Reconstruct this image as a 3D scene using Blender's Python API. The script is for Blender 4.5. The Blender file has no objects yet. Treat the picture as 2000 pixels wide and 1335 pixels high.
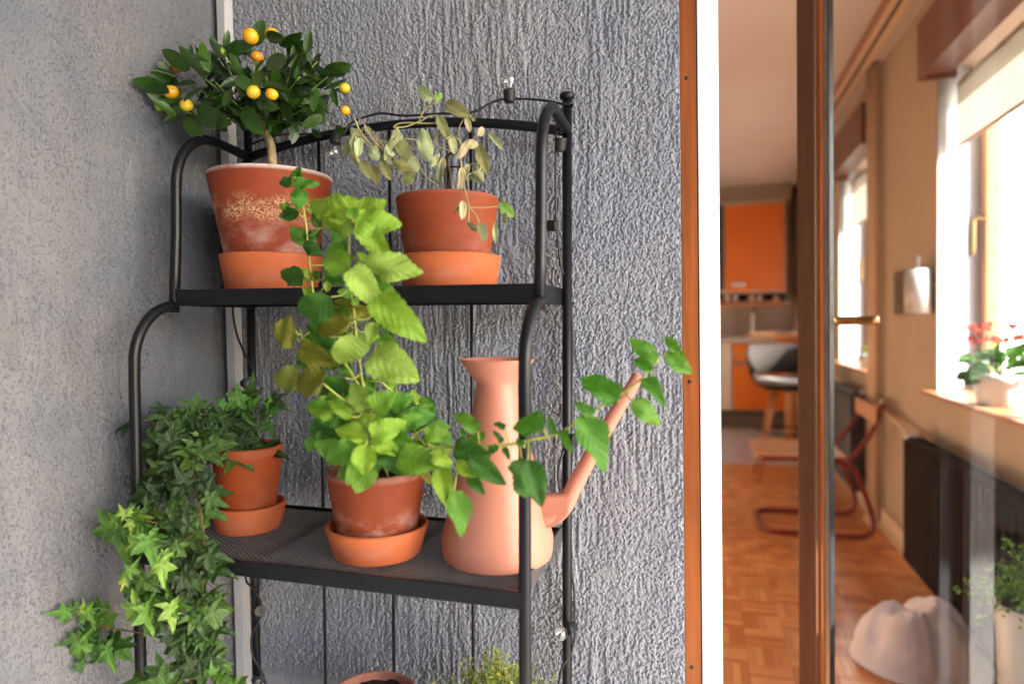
import bpy, bmesh, math, random
import numpy as np
from mathutils import Vector, Matrix, Euler, noise as mnoise

random.seed(7); rng = np.random.default_rng(11)
scn = bpy.context.scene
COL = scn.collection
R = math.radians

# ------------------------------------------------------------------ camera, sky, sun, exposure
CAMZ = 1.2
F_PX = 1306.0                       # focal length in pixels of the 2000 px wide photograph
YAW, PITCH, ROLL = R(16.02), R(1.724), R(-0.9745)
_f = Vector((-math.sin(YAW) * math.cos(PITCH), math.cos(YAW) * math.cos(PITCH), -math.sin(PITCH)))
_r = Vector((math.cos(YAW), math.sin(YAW), 0)); _u = _r.cross(_f)
CR = math.cos(ROLL) * _r + math.sin(ROLL) * _u
CU = -math.sin(ROLL) * _r + math.cos(ROLL) * _u
CF = _f
cam_d = bpy.data.cameras.new('camera'); cam = bpy.data.objects.new('camera', cam_d); COL.objects.link(cam)
M = Matrix.Identity(4)
for i in range(3):
    M[i][0] = CR[i]; M[i][1] = CU[i]; M[i][2] = -CF[i]
M[2][3] = CAMZ
cam.matrix_world = M
cam_d.sensor_width = 36; cam_d.lens = F_PX / 2000 * 36
cam_d.clip_start = 0.02; cam_d.clip_end = 500
cam_d.dof.use_dof = True; cam_d.dof.focus_distance = 1.10; cam_d.dof.aperture_fstop = 1.9
scn.camera = cam

SUN_EL, SUN_AZ = R(32), R(104)      # azimuth measured from +Y towards +X
sun_dir = Vector((math.sin(SUN_AZ) * math.cos(SUN_EL), math.cos(SUN_AZ) * math.cos(SUN_EL), math.sin(SUN_EL)))
world = bpy.data.worlds.new('World'); scn.world = world; world.use_nodes = True
wn = world.node_tree.nodes; wl = world.node_tree.links
sky = wn.new('ShaderNodeTexSky'); sky.sky_type = 'NISHITA'; sky.sun_disc = False
sky.sun_elevation = SUN_EL; sky.sun_rotation = SUN_AZ; sky.air_density = 1.0; sky.dust_density = 2.0; sky.ozone_density = 1.0
bg = wn['Background']; bg.inputs['Strength'].default_value = 0.14
wl.new(sky.outputs['Color'], bg.inputs['Color'])
sun_d = bpy.data.lights.new('sun', 'SUN'); sun_d.energy = 5.0; sun_d.angle = R(0.6); sun_d.color = (1.0, 0.95, 0.88)
sun = bpy.data.objects.new('sun', sun_d); COL.objects.link(sun)
sun.rotation_euler = (-sun_dir).to_track_quat('-Z', 'Y').to_euler()
sun.location = sun_dir * 30
vs = scn.view_settings
vs.view_transform = 'Standard'; vs.look = 'None'; vs.gamma = 1.0; vs.use_curve_mapping = False; vs.exposure = 3.05
scn.cycles.use_denoising = True
scn.cycles.max_bounces = 10; scn.cycles.diffuse_bounces = 6; scn.cycles.transparent_max_bounces = 12
scn.cycles.sample_clamp_indirect = 6.0

# ------------------------------------------------------------------ helpers
def U(px, py, ax, v):
    """world point seen at photograph pixel (px,py) on the plane ax = v"""
    d = CF + CR * ((px - 1000) / F_PX) - CU * ((py - 667.5) / F_PX)
    i = 'XYZ'.index(ax); o = Vector((0, 0, CAMZ))
    return o + d * ((v - o[i]) / d[i])

MATS = {}
class NT:
    def __init__(s, name):
        s.m = bpy.data.materials.new(name); s.m.use_nodes = True
        s.t = s.m.node_tree; s.n = s.t.nodes; s.l = s.t.links
        s.b = s.n['Principled BSDF']; s.out = s.n['Material Output']
        MATS[name] = s.m
    def node(s, typ, **kw):
        n = s.n.new(typ)
        for k, v in kw.items():
            if k in n.inputs: s.put(n.inputs[k], v)
            else: setattr(n, k, v)
        return n
    def put(s, sock, v):
        if isinstance(v, bpy.types.NodeSocket): s.l.new(v, sock)
        else: sock.default_value = v
    def coord(s, which='Object'): return s.node('ShaderNodeTexCoord').outputs[which]
    def mapped(s, vec, scale=(1, 1, 1), loc=(0, 0, 0), rot=(0, 0, 0)):
        n = s.node('ShaderNodeMapping'); s.put(n.inputs['Vector'], vec)
        n.inputs['Scale'].default_value = scale; n.inputs['Location'].default_value = loc; n.inputs['Rotation'].default_value = rot
        return n.outputs[0]
    def noise(s, vec, scale, detail=3, rough=0.5, out='Fac'):
        n = s.node('ShaderNodeTexNoise'); s.put(n.inputs['Vector'], vec)
        n.inputs['Scale'].default_value = scale; n.inputs['Detail'].default_value = detail; n.inputs['Roughness'].default_value = rough
        return n.outputs[out]
    def ramp(s, fac, stops, interp='LINEAR'):
        n = s.node('ShaderNodeValToRGB'); s.put(n.inputs['Fac'], fac); cr = n.color_ramp; cr.interpolation = interp
        while len(cr.elements) < len(stops): cr.elements.new(0.5)
        for e, (p, c) in zip(cr.elements, stops):
            e.position = p; e.color = (c, c, c, 1) if isinstance(c, (int, float)) else (*c, 1)
        return n.outputs['Color']
    def mix(s, fac, a, b, blend='MIX'):
        n = s.node('ShaderNodeMix', data_type='RGBA', blend_type=blend)
        s.put(n.inputs[0], fac)
        s.put(n.inputs[6], a if isinstance(a, bpy.types.NodeSocket) else (*a, 1))
        s.put(n.inputs[7], b if isinstance(b, bpy.types.NodeSocket) else (*b, 1))
        return n.outputs[2]
    def math(s, op, a, b=0.0, c=None):
        n = s.node('ShaderNodeMath', operation=op)
        s.put(n.inputs[0], a); s.put(n.inputs[1], b)
        if c is not None: s.put(n.inputs[2], c)
        return n.outputs[0]
    def bump(s, h, strength=0.3, dist=0.002):
        n = s.node('ShaderNodeBump'); s.put(n.inputs['Height'], h)
        n.inputs['Strength'].default_value = strength; n.inputs['Distance'].default_value = dist
        s.l.new(n.outputs[0], s.b.inputs['Normal'])
    def base(s, col, rough=0.6, spec=0.5, metal=0.0):
        s.put(s.b.inputs['Base Color'], col if isinstance(col, bpy.types.NodeSocket) else (*col, 1))
        s.put(s.b.inputs['Roughness'], rough); s.b.inputs['Specular IOR Level'].default_value = spec
        s.b.inputs['Metallic'].default_value = metal
        return s.m

def plain(name, col, rough=0.5, spec=0.5, metal=0.0, var=0.12, scale=20, bump=0.0, bscale=200):
    t = NT(name); co = t.coord()
    n = t.noise(co, scale, 4)
    c = t.mix(t.ramp(n, [(0.3, 0.0), (0.7, 1.0)]), tuple(x * (1 - var) for x in col), tuple(min(1, x * (1 + var)) for x in col))
    t.base(c, t.math('MULTIPLY_ADD', n, 0.15, rough - 0.07), spec, metal)
    if bump: t.bump(t.noise(co, bscale, 3), bump, 0.001)
    return t.m

def stucco(name, col, warm, pits=False):
    t = NT(name); co = t.coord()
    n = t.noise(co, 3.0, 5, 0.6); n2 = t.noise(t.mapped(co, (1, 1, 0.35)), 9.0, 4, 0.6)
    g = t.noise(t.mapped(co, (1, 1, 0.7)), 420, 2.5, 0.6); g2 = t.noise(t.mapped(co, (1, 1, 0.5), (3, 1, 2)), 120, 2, 0.5)
    c = t.mix(t.ramp(n, [(0.35, 0.0), (0.68, 1.0)]), col, warm)
    c = t.mix(t.ramp(n2, [(0.35, 0.0), (0.75, 0.30)]), c, tuple(x * 0.7 for x in col))
    c = t.mix(t.math('MULTIPLY', t.ramp(t.noise(t.mapped(co, (1, 1, 0.16), (7, 3, 1)), 11.0, 5, 0.6), [(0.52, 0.0), (0.74, 0.55)]), t.ramp(t.noise(co, 2.1, 2), [(0.4, 0.2), (0.65, 1.0)])), c, (col[0] * 0.62, col[0] * 0.55, col[0] * 0.46))
    if pits:
        p = t.ramp(t.noise(t.mapped(co, (1, 1, 0.75), (5, 2, 1)), 330, 2, 0.5), [(0.34, 1.0), (0.44, 0.0)])
        c = t.mix(t.math('MULTIPLY', p, 0.35), c, tuple(x * 0.35 for x in col))
        t.base(c, 1.0, 0.0); t.bump(t.math('SUBTRACT', g, t.math('MULTIPLY', p, 0.8)), 0.8, 0.0016)
    else:
        t.base(c, 1.0, 0.0); t.bump(t.math('ADD', g, t.math('MULTIPLY', g2, 0.3)), 1.0, 0.0034)
    return t.m
stucco('stucco_grey', (0.245, 0.266, 0.312), (0.288, 0.297, 0.320))
stucco('render_grey', (0.110, 0.124, 0.152), (0.190, 0.187, 0.184), True)

def terracotta(name, col, dark, stain=0.0, cream=0.0, rimwhite=0.0, h=0.17):
    t = NT(name); co = t.coord()
    n = t.noise(co, 14, 5, 0.6); n2 = t.noise(t.mapped(co, (1, 1, 3.5)), 30, 5, 0.65); n3 = t.noise(co, 500, 2)
    c = t.mix(t.ramp(n, [(0.3, 0.0), (0.72, 1.0)]), dark, col)
    c = t.mix(t.ramp(n2, [(0.4, 0.0), (0.85, 0.5)]), c, tuple(x * 1.25 for x in col))
    xyz = t.node('ShaderNodeSeparateXYZ'); t.l.new(co, xyz.inputs[0]); z = xyz.outputs['Z']
    if stain:      # limescale haze low on the wall
        zm = t.ramp(t.math('DIVIDE', z, h), [(0.12, 0.2), (0.3, 1.0), (0.5, 0.55), (0.64, 0.0)])
        k = t.math('MULTIPLY', t.ramp(t.noise(t.mapped(co, (1, 1, 1.6), (3.1, 0.4, 1.7)), 17, 6, 0.62), [(0.46, 0.0), (0.68, stain)]), zm)
        c = t.mix(k, c, (0.42, 0.27, 0.24))
    if cream:      # crusty cream band
        zm = t.ramp(t.math('DIVIDE', z, h), [(0.50, 0.0), (0.58, 1.0), (0.70, 1.0), (0.80, 0.0)])
        k = t.math('MULTIPLY', t.ramp(t.noise(t.mapped(co, (1, 1, 1), (0.7, 0.2, 0.3)), 22, 7, 0.7), [(0.45, 0.0), (0.62, cream)]), zm)
        g = t.ramp(t.noise(co, 330, 2), [(0.42, 0.0), (0.56, 1.0)])
        c = t.mix(t.math('MULTIPLY', k, g), c, (0.46, 0.30, 0.17))
    if rimwhite:
        zm = t.ramp(t.math('DIVIDE', z, h), [(0.955, 0.0), (0.985, 1.0)])
        k = t.math('MULTIPLY', t.ramp(t.noise(co, 40, 5, 0.6), [(0.28, 0.0), (0.46, rimwhite)]), zm)
        c = t.mix(k, c, (0.48, 0.40, 0.36))
    t.base(c, t.math('MULTIPLY_ADD', n2, 0.25, 0.58), 0.35)
    t.bump(t.mix(0.35, n3, n2), 0.18, 0.0012)
    return t.m
terracotta('terracotta_old', (0.205, 0.034, 0.008), (0.140, 0.021, 0.005), 0.75, 0.9, 0.9, 0.1885)
terracotta('terracotta_red', (0.220, 0.040, 0.009), (0.170, 0.028, 0.006), 0.22, 0.0, 0.08, 0.135)
terracotta('terracotta_worn', (0.205, 0.038, 0.010), (0.145, 0.025, 0.006), 0.85, 0.0, 0.15, 0.114)
terracotta('terracotta_new', (0.420, 0.104, 0.034), (0.375, 0.088, 0.027), 0.22, 0.0, 0.0, 0.06)
terracotta('terracotta_orange', (0.300, 0.055, 0.009), (0.250, 0.042, 0.006), 0.25, 0.0, 0.05, 0.121)

t = NT('can_paint'); co = t.coord(); n = t.noise(co, 6, 3); t.base(t.mix(t.ramp(t.noise(t.mapped(co, (1, 1, 0.3)), 38, 6, 0.65), [(0.5, 0.0), (0.8, 0.35)]), t.mix(n, (0.41, 0.158, 0.106), (0.46, 0.185, 0.126)), (0.50, 0.24, 0.17)), t.math('MULTIPLY_ADD', t.noise(co, 30, 5, 0.6), 0.3, 0.30), 0.4); t.bump(t.noise(co, 700, 2), 0.06, 0.0006)
t = NT('black_steel'); co = t.coord(); n = t.noise(co, 60, 4)
t.base(t.mix(n, (0.003, 0.0035, 0.005), (0.006, 0.0068, 0.009)), t.math('MULTIPLY_ADD', n, 0.2, 0.28), 0.30); t.bump(t.noise(co, 900, 2), 0.05, 0.0005)
t = NT('deck_steel'); co = t.coord(); n = t.noise(co, 14, 5, 0.65)
t.base(t.mix(t.ramp(n, [(0.5, 0.0), (0.75, 0.8)]), (0.045, 0.045, 0.049), (0.090, 0.072, 0.058)), 0.55, 0.4)
plain('black_rubber', (0.012, 0.012, 0.013), 0.5, 0.4)
plain('white_paint', (0.80, 0.79, 0.78), 0.4, 0.5, var=0.03)
plain('trim_white', (0.42, 0.42, 0.44), 0.45, 0.5, var=0.05)
plain('soil', (0.020, 0.012, 0.008), 0.95, 0.2, var=0.6, scale=90, bump=0.9, bscale=160)
def wood(name, a, b, axis=(1, 1, 0.06), rough=0.5, scale=60):
    t = NT(name); co = t.coord()
    n = t.noise(t.mapped(co, axis), scale, 6, 0.6); n2 = t.noise(co, 5, 3)
    c = t.mix(t.ramp(n, [(0.3, 0.0), (0.7, 1.0)]), a, b); c = t.mix(t.ramp(n2, [(0.4, 0.0), (0.8, 0.4)]), c, tuple(x * 0.75 for x in a))
    t.base(c, rough, 0.4); t.bump(n, 0.12, 0.001); return t.m
wood('frame_wood', (0.160, 0.038, 0.005), (0.33, 0.088, 0.011), (1, 1, 0.04), 0.5, 90)
wood('door_wood', (0.070, 0.026, 0.010), (0.105, 0.040, 0.016), rough=0.5)
wood('pelmet_wood', (0.13, 0.045, 0.022), (0.19, 0.068, 0.034), (1, 0.06, 1), 0.4)
wood('sill_wood', (0.30, 0.12, 0.055), (0.42, 0.19, 0.09), (1, 0.06, 1), 0.35)
wood('leg_wood', (0.36, 0.15, 0.06), (0.46, 0.21, 0.09), (1, 1, 0.1), 0.4)
wood('ply_wood', (0.55, 0.26, 0.11), (0.66, 0.34, 0.16), (0.1, 1, 1), 0.35)
t = NT('parquet'); co = t.coord(); oi = t.node('ShaderNodeObjectInfo')
g = t.noise(t.mapped(co, (0.08, 1, 1)), 130, 5, 0.6)
c = t.mix(t.ramp(oi.outputs['Random'], [(0.0, 0.0), (1.0, 1.0)]), (0.50, 0.160, 0.040), (0.80, 0.36, 0.13)); c = t.mix(t.ramp(g, [(0.35, 0.35), (0.7, 0.0)]), c, (0.22, 0.06, 0.015))
t.base(c, 0.22, 0.6); t.bump(g, 0.05, 0.0005)
t = NT('parquet_far'); co = t.coord('Generated'); n = t.noise(t.coord(), 9, 2)
t.base(t.mix(t.ramp(n, [(0.35, 0.0), (0.65, 1.0)]), (0.50, 0.160, 0.040), (0.80, 0.36, 0.13)), 0.30, 0.5)
plain('room_wall', (0.47, 0.365, 0.27), 0.75, 0.3, var=0.04, scale=4)
plain('room_ceiling', (0.52, 0.46, 0.42), 0.8, 0.3, var=0.03, scale=2)
plain('reveal_white', (0.34, 0.335, 0.345), 0.6, 0.3, var=0.03)
plain('skirting_paint', (0.66, 0.50, 0.34), 0.5, 0.4, var=0.05)
plain('kitchen_orange', (0.66, 0.150, 0.006), 0.35, 0.5, var=0.04, scale=3)
plain('kitchen_cream', (0.58, 0.46, 0.34), 0.45, 0.5, var=0.04)
plain('counter_stone', (0.42, 0.33, 0.26), 0.4, 0.5)
plain('dark_niche', (0.035, 0.026, 0.022), 0.6, 0.4)
plain('grey_soffit', (0.30, 0.25, 0.19), 0.7, 0.3)
plain('floor_tile', (0.52, 0.46, 0.46), 0.3, 0.5, var=0.06)
plain('wall_tile', (0.62, 0.52, 0.42), 0.25, 0.5, var=0.05)
plain('radiator_dark', (0.012, 0.007, 0.005), 0.8, 0.1)
plain('radiator_black', (0.012, 0.012, 0.013), 0.4, 0.5)
plain('chrome', (0.75, 0.75, 0.76), 0.15, 0.5, 1.0, var=0.02)
plain('brass', (0.42, 0.26, 0.10), 0.30, 0.5, 1.0, var=0.2, scale=60)
plain('aluminium', (0.36, 0.34, 0.29), 0.35, 0.5, 0.85, var=0.1)
plain('red_paint', (0.19, 0.014, 0.010), 0.3, 0.5, var=0.08)
plain('stool_shell', (0.034, 0.028, 0.025), 0.95, 0.05, var=0.05)
plain('stool_cushion', (0.17, 0.16, 0.155), 0.8, 0.2, var=0.05)
plain('white_ceramic', (0.46, 0.44, 0.42), 0.3, 0.5, var=0.03)
plain('pink_ceramic', (0.62, 0.25, 0.42), 0.35, 0.5, var=0.05)
plain('plate_grey', (0.12, 0.085, 0.06), 0.5, 0.4, var=0.1)
plain('pipe_paint', (0.62, 0.44, 0.30), 0.45, 0.5, var=0.04)
plain('bark', (0.36, 0.27, 0.15), 0.9, 0.2, var=0.4, scale=120, bump=0.6, bscale=300)
plain('balcony_tile', (0.34, 0.30, 0.27), 0.7, 0.3)
plain('facade_warm', (0.62, 0.56, 0.48), 0.85, 0.2, var=0.06, scale=0.6)
plain('facade_paint', (0.62, 0.60, 0.57), 0.85, 0.2, var=0.08, scale=0.6)
t = NT('reflection_white'); co = t.coord(); n = t.noise(co, 9, 5, 0.6)  # pale tone of the heap that stands in for a reflection
t.base(t.mix(n, (0.66, 0.61, 0.68), (0.80, 0.76, 0.82)), 0.9, 0.1); t.bump(t.noise(co, 40, 4, 0.6), 0.35, 0.01)
t = NT('blind_cloth'); co = t.coord()
d1 = t.node('ShaderNodeBsdfDiffuse'); d1.inputs[0].default_value = (0.60, 0.58, 0.53, 1)
tr = t.node('ShaderNodeBsdfTranslucent'); tr.inputs[0].default_value = (0.55, 0.53, 0.48, 1)
mx = t.node('ShaderNodeMixShader'); mx.inputs[0].default_value = 0.5
t.l.new(d1.outputs[0], mx.inputs[1]); t.l.new(tr.outputs[0], mx.inputs[2]); t.l.new(mx.outputs[0], t.out.inputs[0])
def thin_glass(name, ior=1.5, tint=(1, 1, 1), boost=1.0):
    t = NT(name)
    tr = t.node('ShaderNodeBsdfTransparent'); tr.inputs[0].default_value = (*tint, 1)
    gl = t.node('ShaderNodeBsdfGlossy'); gl.inputs['Roughness'].default_value = 0.0
    ge = t.node('ShaderNodeNewGeometry'); vm = t.node('ShaderNodeVectorMath', operation='DOT_PRODUCT')
    t.l.new(ge.outputs['Incoming'], vm.inputs[0]); t.l.new(ge.outputs['True Normal'], vm.inputs[1])
    sch = t.math('MULTIPLY_ADD', t.math('POWER', t.math('SUBTRACT', 1.0, t.math('ABSOLUTE', vm.outputs['Value'])), 5.0), 0.96, 0.04)
    mx = t.node('ShaderNodeMixShader'); t.put(mx.inputs[0], t.math('MULTIPLY', sch, boost))
    t.l.new(tr.outputs[0], mx.inputs[1]); t.l.new(gl.outputs[0], mx.inputs[2]); t.l.new(mx.outputs[0], t.out.inputs[0])
    return t.m
thin_glass('pane_glass', 1.5, (0.97, 0.985, 0.98))
thin_glass('door_glass', 1.5, (0.97, 0.98, 0.975), 0.55)
thin_glass('bulb_glass', 1.5, (0.93, 0.93, 0.93), 4.0)

def leaf_mat(name, rough=0.45, spec=0.5, trans=0.35, vein=(1.25, 1.2, 1.3), veins=9.0, slant=1.1, bump=0.4, blot=0.0):
    t = NT(name); co = t.coord(); oi = t.node('ShaderNodeObjectInfo')
    xyz = t.node('ShaderNodeSeparateXYZ'); t.l.new(co, xyz.inputs[0])
    ax = t.math('ABSOLUTE', xyz.outputs['X']); s = t.math('SUBTRACT', xyz.outputs['Y'], t.math('MULTIPLY', ax, slant))
    fr = t.math('FRACT', t.math('MULTIPLY', s, veins))
    tri = t.math('ABSOLUTE', t.math('SUBTRACT', fr, 0.5))
    side = t.ramp(tri, [(0.0, 1.0), (0.10, 0.25), (0.5, 0.0)])
    mid = t.ramp(ax, [(0.0, 1.0), (0.022, 0.0)])
    v = t.math('MAXIMUM', side, mid)
    colr = oi.outputs['Color']
    n = t.noise(co, 4.0, 4)
    c = t.mix(t.ramp(n, [(0.3, 0.0), (0.7, 1.0)]), t.mix(1.0, colr, (0.78, 0.80, 0.7), 'MULTIPLY'), t.mix(1.0, colr, (1.12, 1.08, 1.0), 'MULTIPLY'))
    c = t.mix(t.math('MULTIPLY', v, 0.55), c, t.mix(1.0, colr, vein, 'MULTIPLY'))
    if blot: c = t.mix(t.ramp(t.noise(t.mapped(co, (1, 1, 1), (2, 5, 1)), 3.2, 3), [(0.55, 0.0), (0.75, blot)]), c, (0.16, 0.075, 0.02))
    t.base(c, rough, spec)
    t.bump(t.math('SUBTRACT', t.noise(co, 16, 3), v), bump, 0.05)
    if trans:
        tl = t.node('ShaderNodeBsdfTranslucent'); t.l.new(t.mix(1.0, c, (1.0, 1.1, 0.45), 'MULTIPLY'), tl.inputs[0])
        mx = t.node('ShaderNodeMixShader'); mx.inputs[0].default_value = trans
        t.l.new(t.b.outputs[0], mx.inputs[1]); t.l.new(tl.outputs[0], mx.inputs[2]); t.l.new(mx.outputs[0], t.out.inputs[0])
    return t.m
leaf_mat('balm_leaf', 0.5, 0.35, 0.38, (1.07, 1.04, 1.12), 6.0, 0.9, 0.26, 0.12)
leaf_mat('citrus_leaf', 0.28, 0.55, 0.12, (1.5, 1.3, 1.2), 10, 0.7, 0.15)
leaf_mat('sage_leaf', 0.8, 0.2, 0.25, (1.06, 1.05, 1.04), 12, 0.8, 0.22, 0.15)
leaf_mat('ivy_leaf', 0.42, 0.45, 0.2, (1.9, 1.7, 1.8), 3.2, 0.9, 0.3)
leaf_mat('house_leaf', 0.35, 0.5, 0.2, (1.2, 1.2, 1.2), 6, 0.9, 0.2)
t = NT('leafy_mass'); co = t.coord(); n = t.noise(co, 45, 2)
t.base(t.mix(t.ramp(n, [(0.35, 0.0), (0.65, 1.0)]), (0.08, 0.11, 0.015), (0.27, 0.25, 0.04)), 0.6, 0.3)
t = NT('bush_mass'); co = t.coord(); n = t.noise(co, 25, 2)
t.base(t.mix(t.ramp(n, [(0.35, 0.0), (0.65, 1.0)]), (0.05, 0.14, 0.012), (0.22, 0.40, 0.05)), 0.5, 0.3)
def stemmat(name, c, rough=0.6): return plain(name, c, rough, 0.3, var=0.25, scale=40)
stemmat('balm_stem', (0.30, 0.34, 0.07)); stemmat('sage_stem', (0.34, 0.31, 0.13)); stemmat('dry_stem', (0.25, 0.21, 0.15)); stemmat('twig_dark', (0.07, 0.05, 0.035))
stemmat('ivy_stem', (0.14, 0.09, 0.035)); stemmat('green_stem', (0.12, 0.19, 0.03))
t = NT('fruit_skin'); co = t.coord(); oi = t.node('ShaderNodeObjectInfo')
n = t.noise(co, 1.2, 2); t.base(t.mix(t.ramp(n, [(0.42, 0.0), (0.75, 0.55)]), oi.outputs['Color'], (0.42, 0.36, 0.02)), 0.32, 0.5); t.bump(t.noise(co, 22, 2), 0.15, 0.02)
plain('red_petal', (0.42, 0.035, 0.025), 0.6, 0.3, var=0.4, scale=50)

THINGM = {}
def setp(o, label=None, cat=None, group=None, kind=None, color=None):
    if label: o['label'] = label
    if cat: o['category'] = cat
    if group: o['group'] = group
    if kind: o['kind'] = kind
    return o
def thing(name, label, cat, loc=(0, 0, 0), rot=(0, 0, 0), group=None):
    o = bpy.data.objects.new(name, None); COL.objects.link(o); o.empty_display_size = 0.05
    o.location = loc; o.rotation_euler = rot
    THINGM[o.name] = Matrix.LocRotScale(Vector(loc), Euler(rot), None)
    return setp(o, label, cat, group)
def attach(o, parent, local):
    if parent is not None:
        o.parent = parent
        if not local:
            o.matrix_parent_inverse = THINGM[parent.name].inverted() if parent.name in THINGM else Matrix.Identity(4)
    return o
def mesh_of(name, verts, faces, mat, smooth=True):
    me = bpy.data.meshes.new(name); me.from_pydata([tuple(v) for v in verts], [], faces)
    me.materials.append(MATS[mat])
    if smooth: me.polygons.foreach_set('use_smooth', [True] * len(me.polygons))
    me.update(); return me
def obj(name, verts, faces, mat, parent=None, local=False, smooth=True):
    o = bpy.data.objects.new(name, mesh_of(name, verts, faces, mat, smooth)); COL.objects.link(o)
    return attach(o, parent, local)
def bm_obj(name, bm, mat, parent=None, local=False, smooth=False):
    me = bpy.data.meshes.new(name); bm.to_mesh(me); bm.free(); me.materials.append(MATS[mat])
    if smooth: me.polygons.foreach_set('use_smooth', [True] * len(me.polygons))
    o = bpy.data.objects.new(name, me); COL.objects.link(o); return attach(o, parent, local)
def add_box(bm, x0, x1, y0, y1, z0, z1, bev=0.0, seg=2):
    r = bmesh.ops.create_cube(bm, size=1.0, matrix=Matrix.LocRotScale(Vector(((x0 + x1) / 2, (y0 + y1) / 2, (z0 + z1) / 2)), None, Vector((abs(x1 - x0), abs(y1 - y0), abs(z1 - z0)))))
    if bev:
        es = set()
        for v in r['verts']: es.update(v.link_edges)
        bmesh.ops.bevel(bm, geom=list(es), offset=bev, segments=seg, profile=0.5, affect='EDGES')
def box(name, x0, x1, y0, y1, z0, z1, mat, parent=None, local=False, bev=0.0):
    bm = bmesh.new(); add_box(bm, x0, x1, y0, y1, z0, z1, bev); return bm_obj(name, bm, mat, parent, local)
def smooth_path(pts, n=8):
    pts = [Vector(p) for p in pts]
    if len(pts) < 3: return pts
    q = [pts[0] * 2 - pts[1]] + pts + [pts[-1] * 2 - pts[-2]]; out = []
    for i in range(1, len(q) - 2):
        a, b, c, d = q[i - 1], q[i], q[i + 1], q[i + 2]
        for k in range(n):
            s = k / n
            out.append(0.5 * ((2 * b) + (c - a) * s + (2 * a - 5 * b + 4 * c - d) * s * s + (3 * b - a - 3 * c + d) * s ** 3))
    out.append(pts[-1]); return out
def tube_data(pts, rad, seg=12, V=None, Fc=None):
    V = [] if V is None else V; Fc = [] if Fc is None else Fc
    pts = [Vector(p) for p in pts]; n = len(pts)
    rr = rad if callable(rad) else (lambda s: rad)
    T = [(pts[min(i + 1, n - 1)] - pts[max(i - 1, 0)]).normalized() for i in range(n)]
    a = T[0].orthogonal().normalized(); base = len(V)
    for i in range(n):
        a = (a - T[i] * a.dot(T[i])).normalized(); b = T[i].cross(a)
        for k in range(seg):
            th = 2 * math.pi * k / seg
            V.append(pts[i] + (a * math.cos(th) + b * math.sin(th)) * rr(i / (n - 1)))
    for i in range(n - 1):
        for k in range(seg):
            k2 = (k + 1) % seg
            Fc.append((base + i * seg + k, base + i * seg + k2, base + (i + 1) * seg + k2, base + (i + 1) * seg + k))
    Fc.append(tuple(base + k for k in reversed(range(seg)))); Fc.append(tuple(base + (n - 1) * seg + k for k in range(seg)))
    return V, Fc
def tube(name, pts, rad, mat, parent=None, local=False, seg=12):
    V, Fc = tube_data(pts, rad, seg); return obj(name, V, Fc, mat, parent, local)
def lathe(name, prof, mat, parent=None, local=False, seg=64, c=(0, 0, 0), wob=0.0):
    V, Fc = [], []; n = len(prof)
    ph = random.random() * 6
    for r, z in prof:
        for k in range(seg):
            th = 2 * math.pi * k / seg; w = 1 + wob * math.sin(2 * th + ph)
            V.append((c[0] + r * w * math.cos(th), c[1] + r * w * math.sin(th), c[2] + z))
    for i in range(n - 1):
        for k in range(seg):
            k2 = (k + 1) % seg; Fc.append((i * seg + k, i * seg + k2, (i + 1) * seg + k2, (i + 1) * seg + k))
    Fc.append(tuple(range(seg - 1, -1, -1))); Fc.append(tuple((n - 1) * seg + k for k in range(seg)))
    return obj(name, V, Fc, mat, parent, local)
def structure(o): o['kind'] = 'structure'; return o

# ------------------------------------------------------------------ balcony walls
YW, XL = 1.124, -0.905
def fnoise(nx, nz, dx, sx, sz, seed):
    g = np.random.default_rng(seed).standard_normal((nz, nx))
    kx = np.fft.fftfreq(nx, dx) * 2 * np.pi; kz = np.fft.fftfreq(nz, dx) * 2 * np.pi
    flt = np.exp(-0.5 * ((kx[None, :] * sx) ** 2 + (kz[:, None] * sz) ** 2))
    r = np.real(np.fft.ifft2(np.fft.fft2(g) * flt)); return (r - r.mean()) / r.std()
def relief(name, mat, origin, eu, en, w, h, dx, field, edge_drop=()):
    """a wall sheet with real relief: origin lower corner, eu horizontal unit, en outward normal"""
    nx, nz = int(w / dx) + 1, int(h / dx) + 1
    H = field(nx, nz, dx)
    a = np.arange(nx) * dx; b = np.arange(nz) * dx
    A, B = np.meshgrid(a, b)
    co = np.empty((nz, nx, 3))
    for i in range(3): co[..., i] = origin[i] + A * eu[i] + H * en[i]
    co[..., 2] += B
    co = co.reshape(-1, 3)
    idx = np.arange(nz * nx).reshape(nz, nx)
    q = np.stack([idx[:-1, :-1], idx[:-1, 1:], idx[1:, 1:], idx[1:, :-1]], -1).reshape(-1, 4)
    me = bpy.data.meshes.new(name); me.vertices.add(len(co)); me.vertices.foreach_set('co', co.ravel())
    me.loops.add(q.size); me.loops.foreach_set('vertex_index', q.ravel().astype(np.int32))
    me.polygons.add(len(q)); me.polygons.foreach_set('loop_start', np.arange(0, q.size, 4, dtype=np.int32)); me.polygons.foreach_set('loop_total', np.full(len(q), 4, dtype=np.int32))
    me.polygons.foreach_set('use_smooth', np.ones(len(q), dtype=bool))
    me.update(calc_edges=True); me.validate(); me.materials.append(MATS[mat])
    o = bpy.data.objects.new(name, me); COL.objects.link(o); return o
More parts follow.
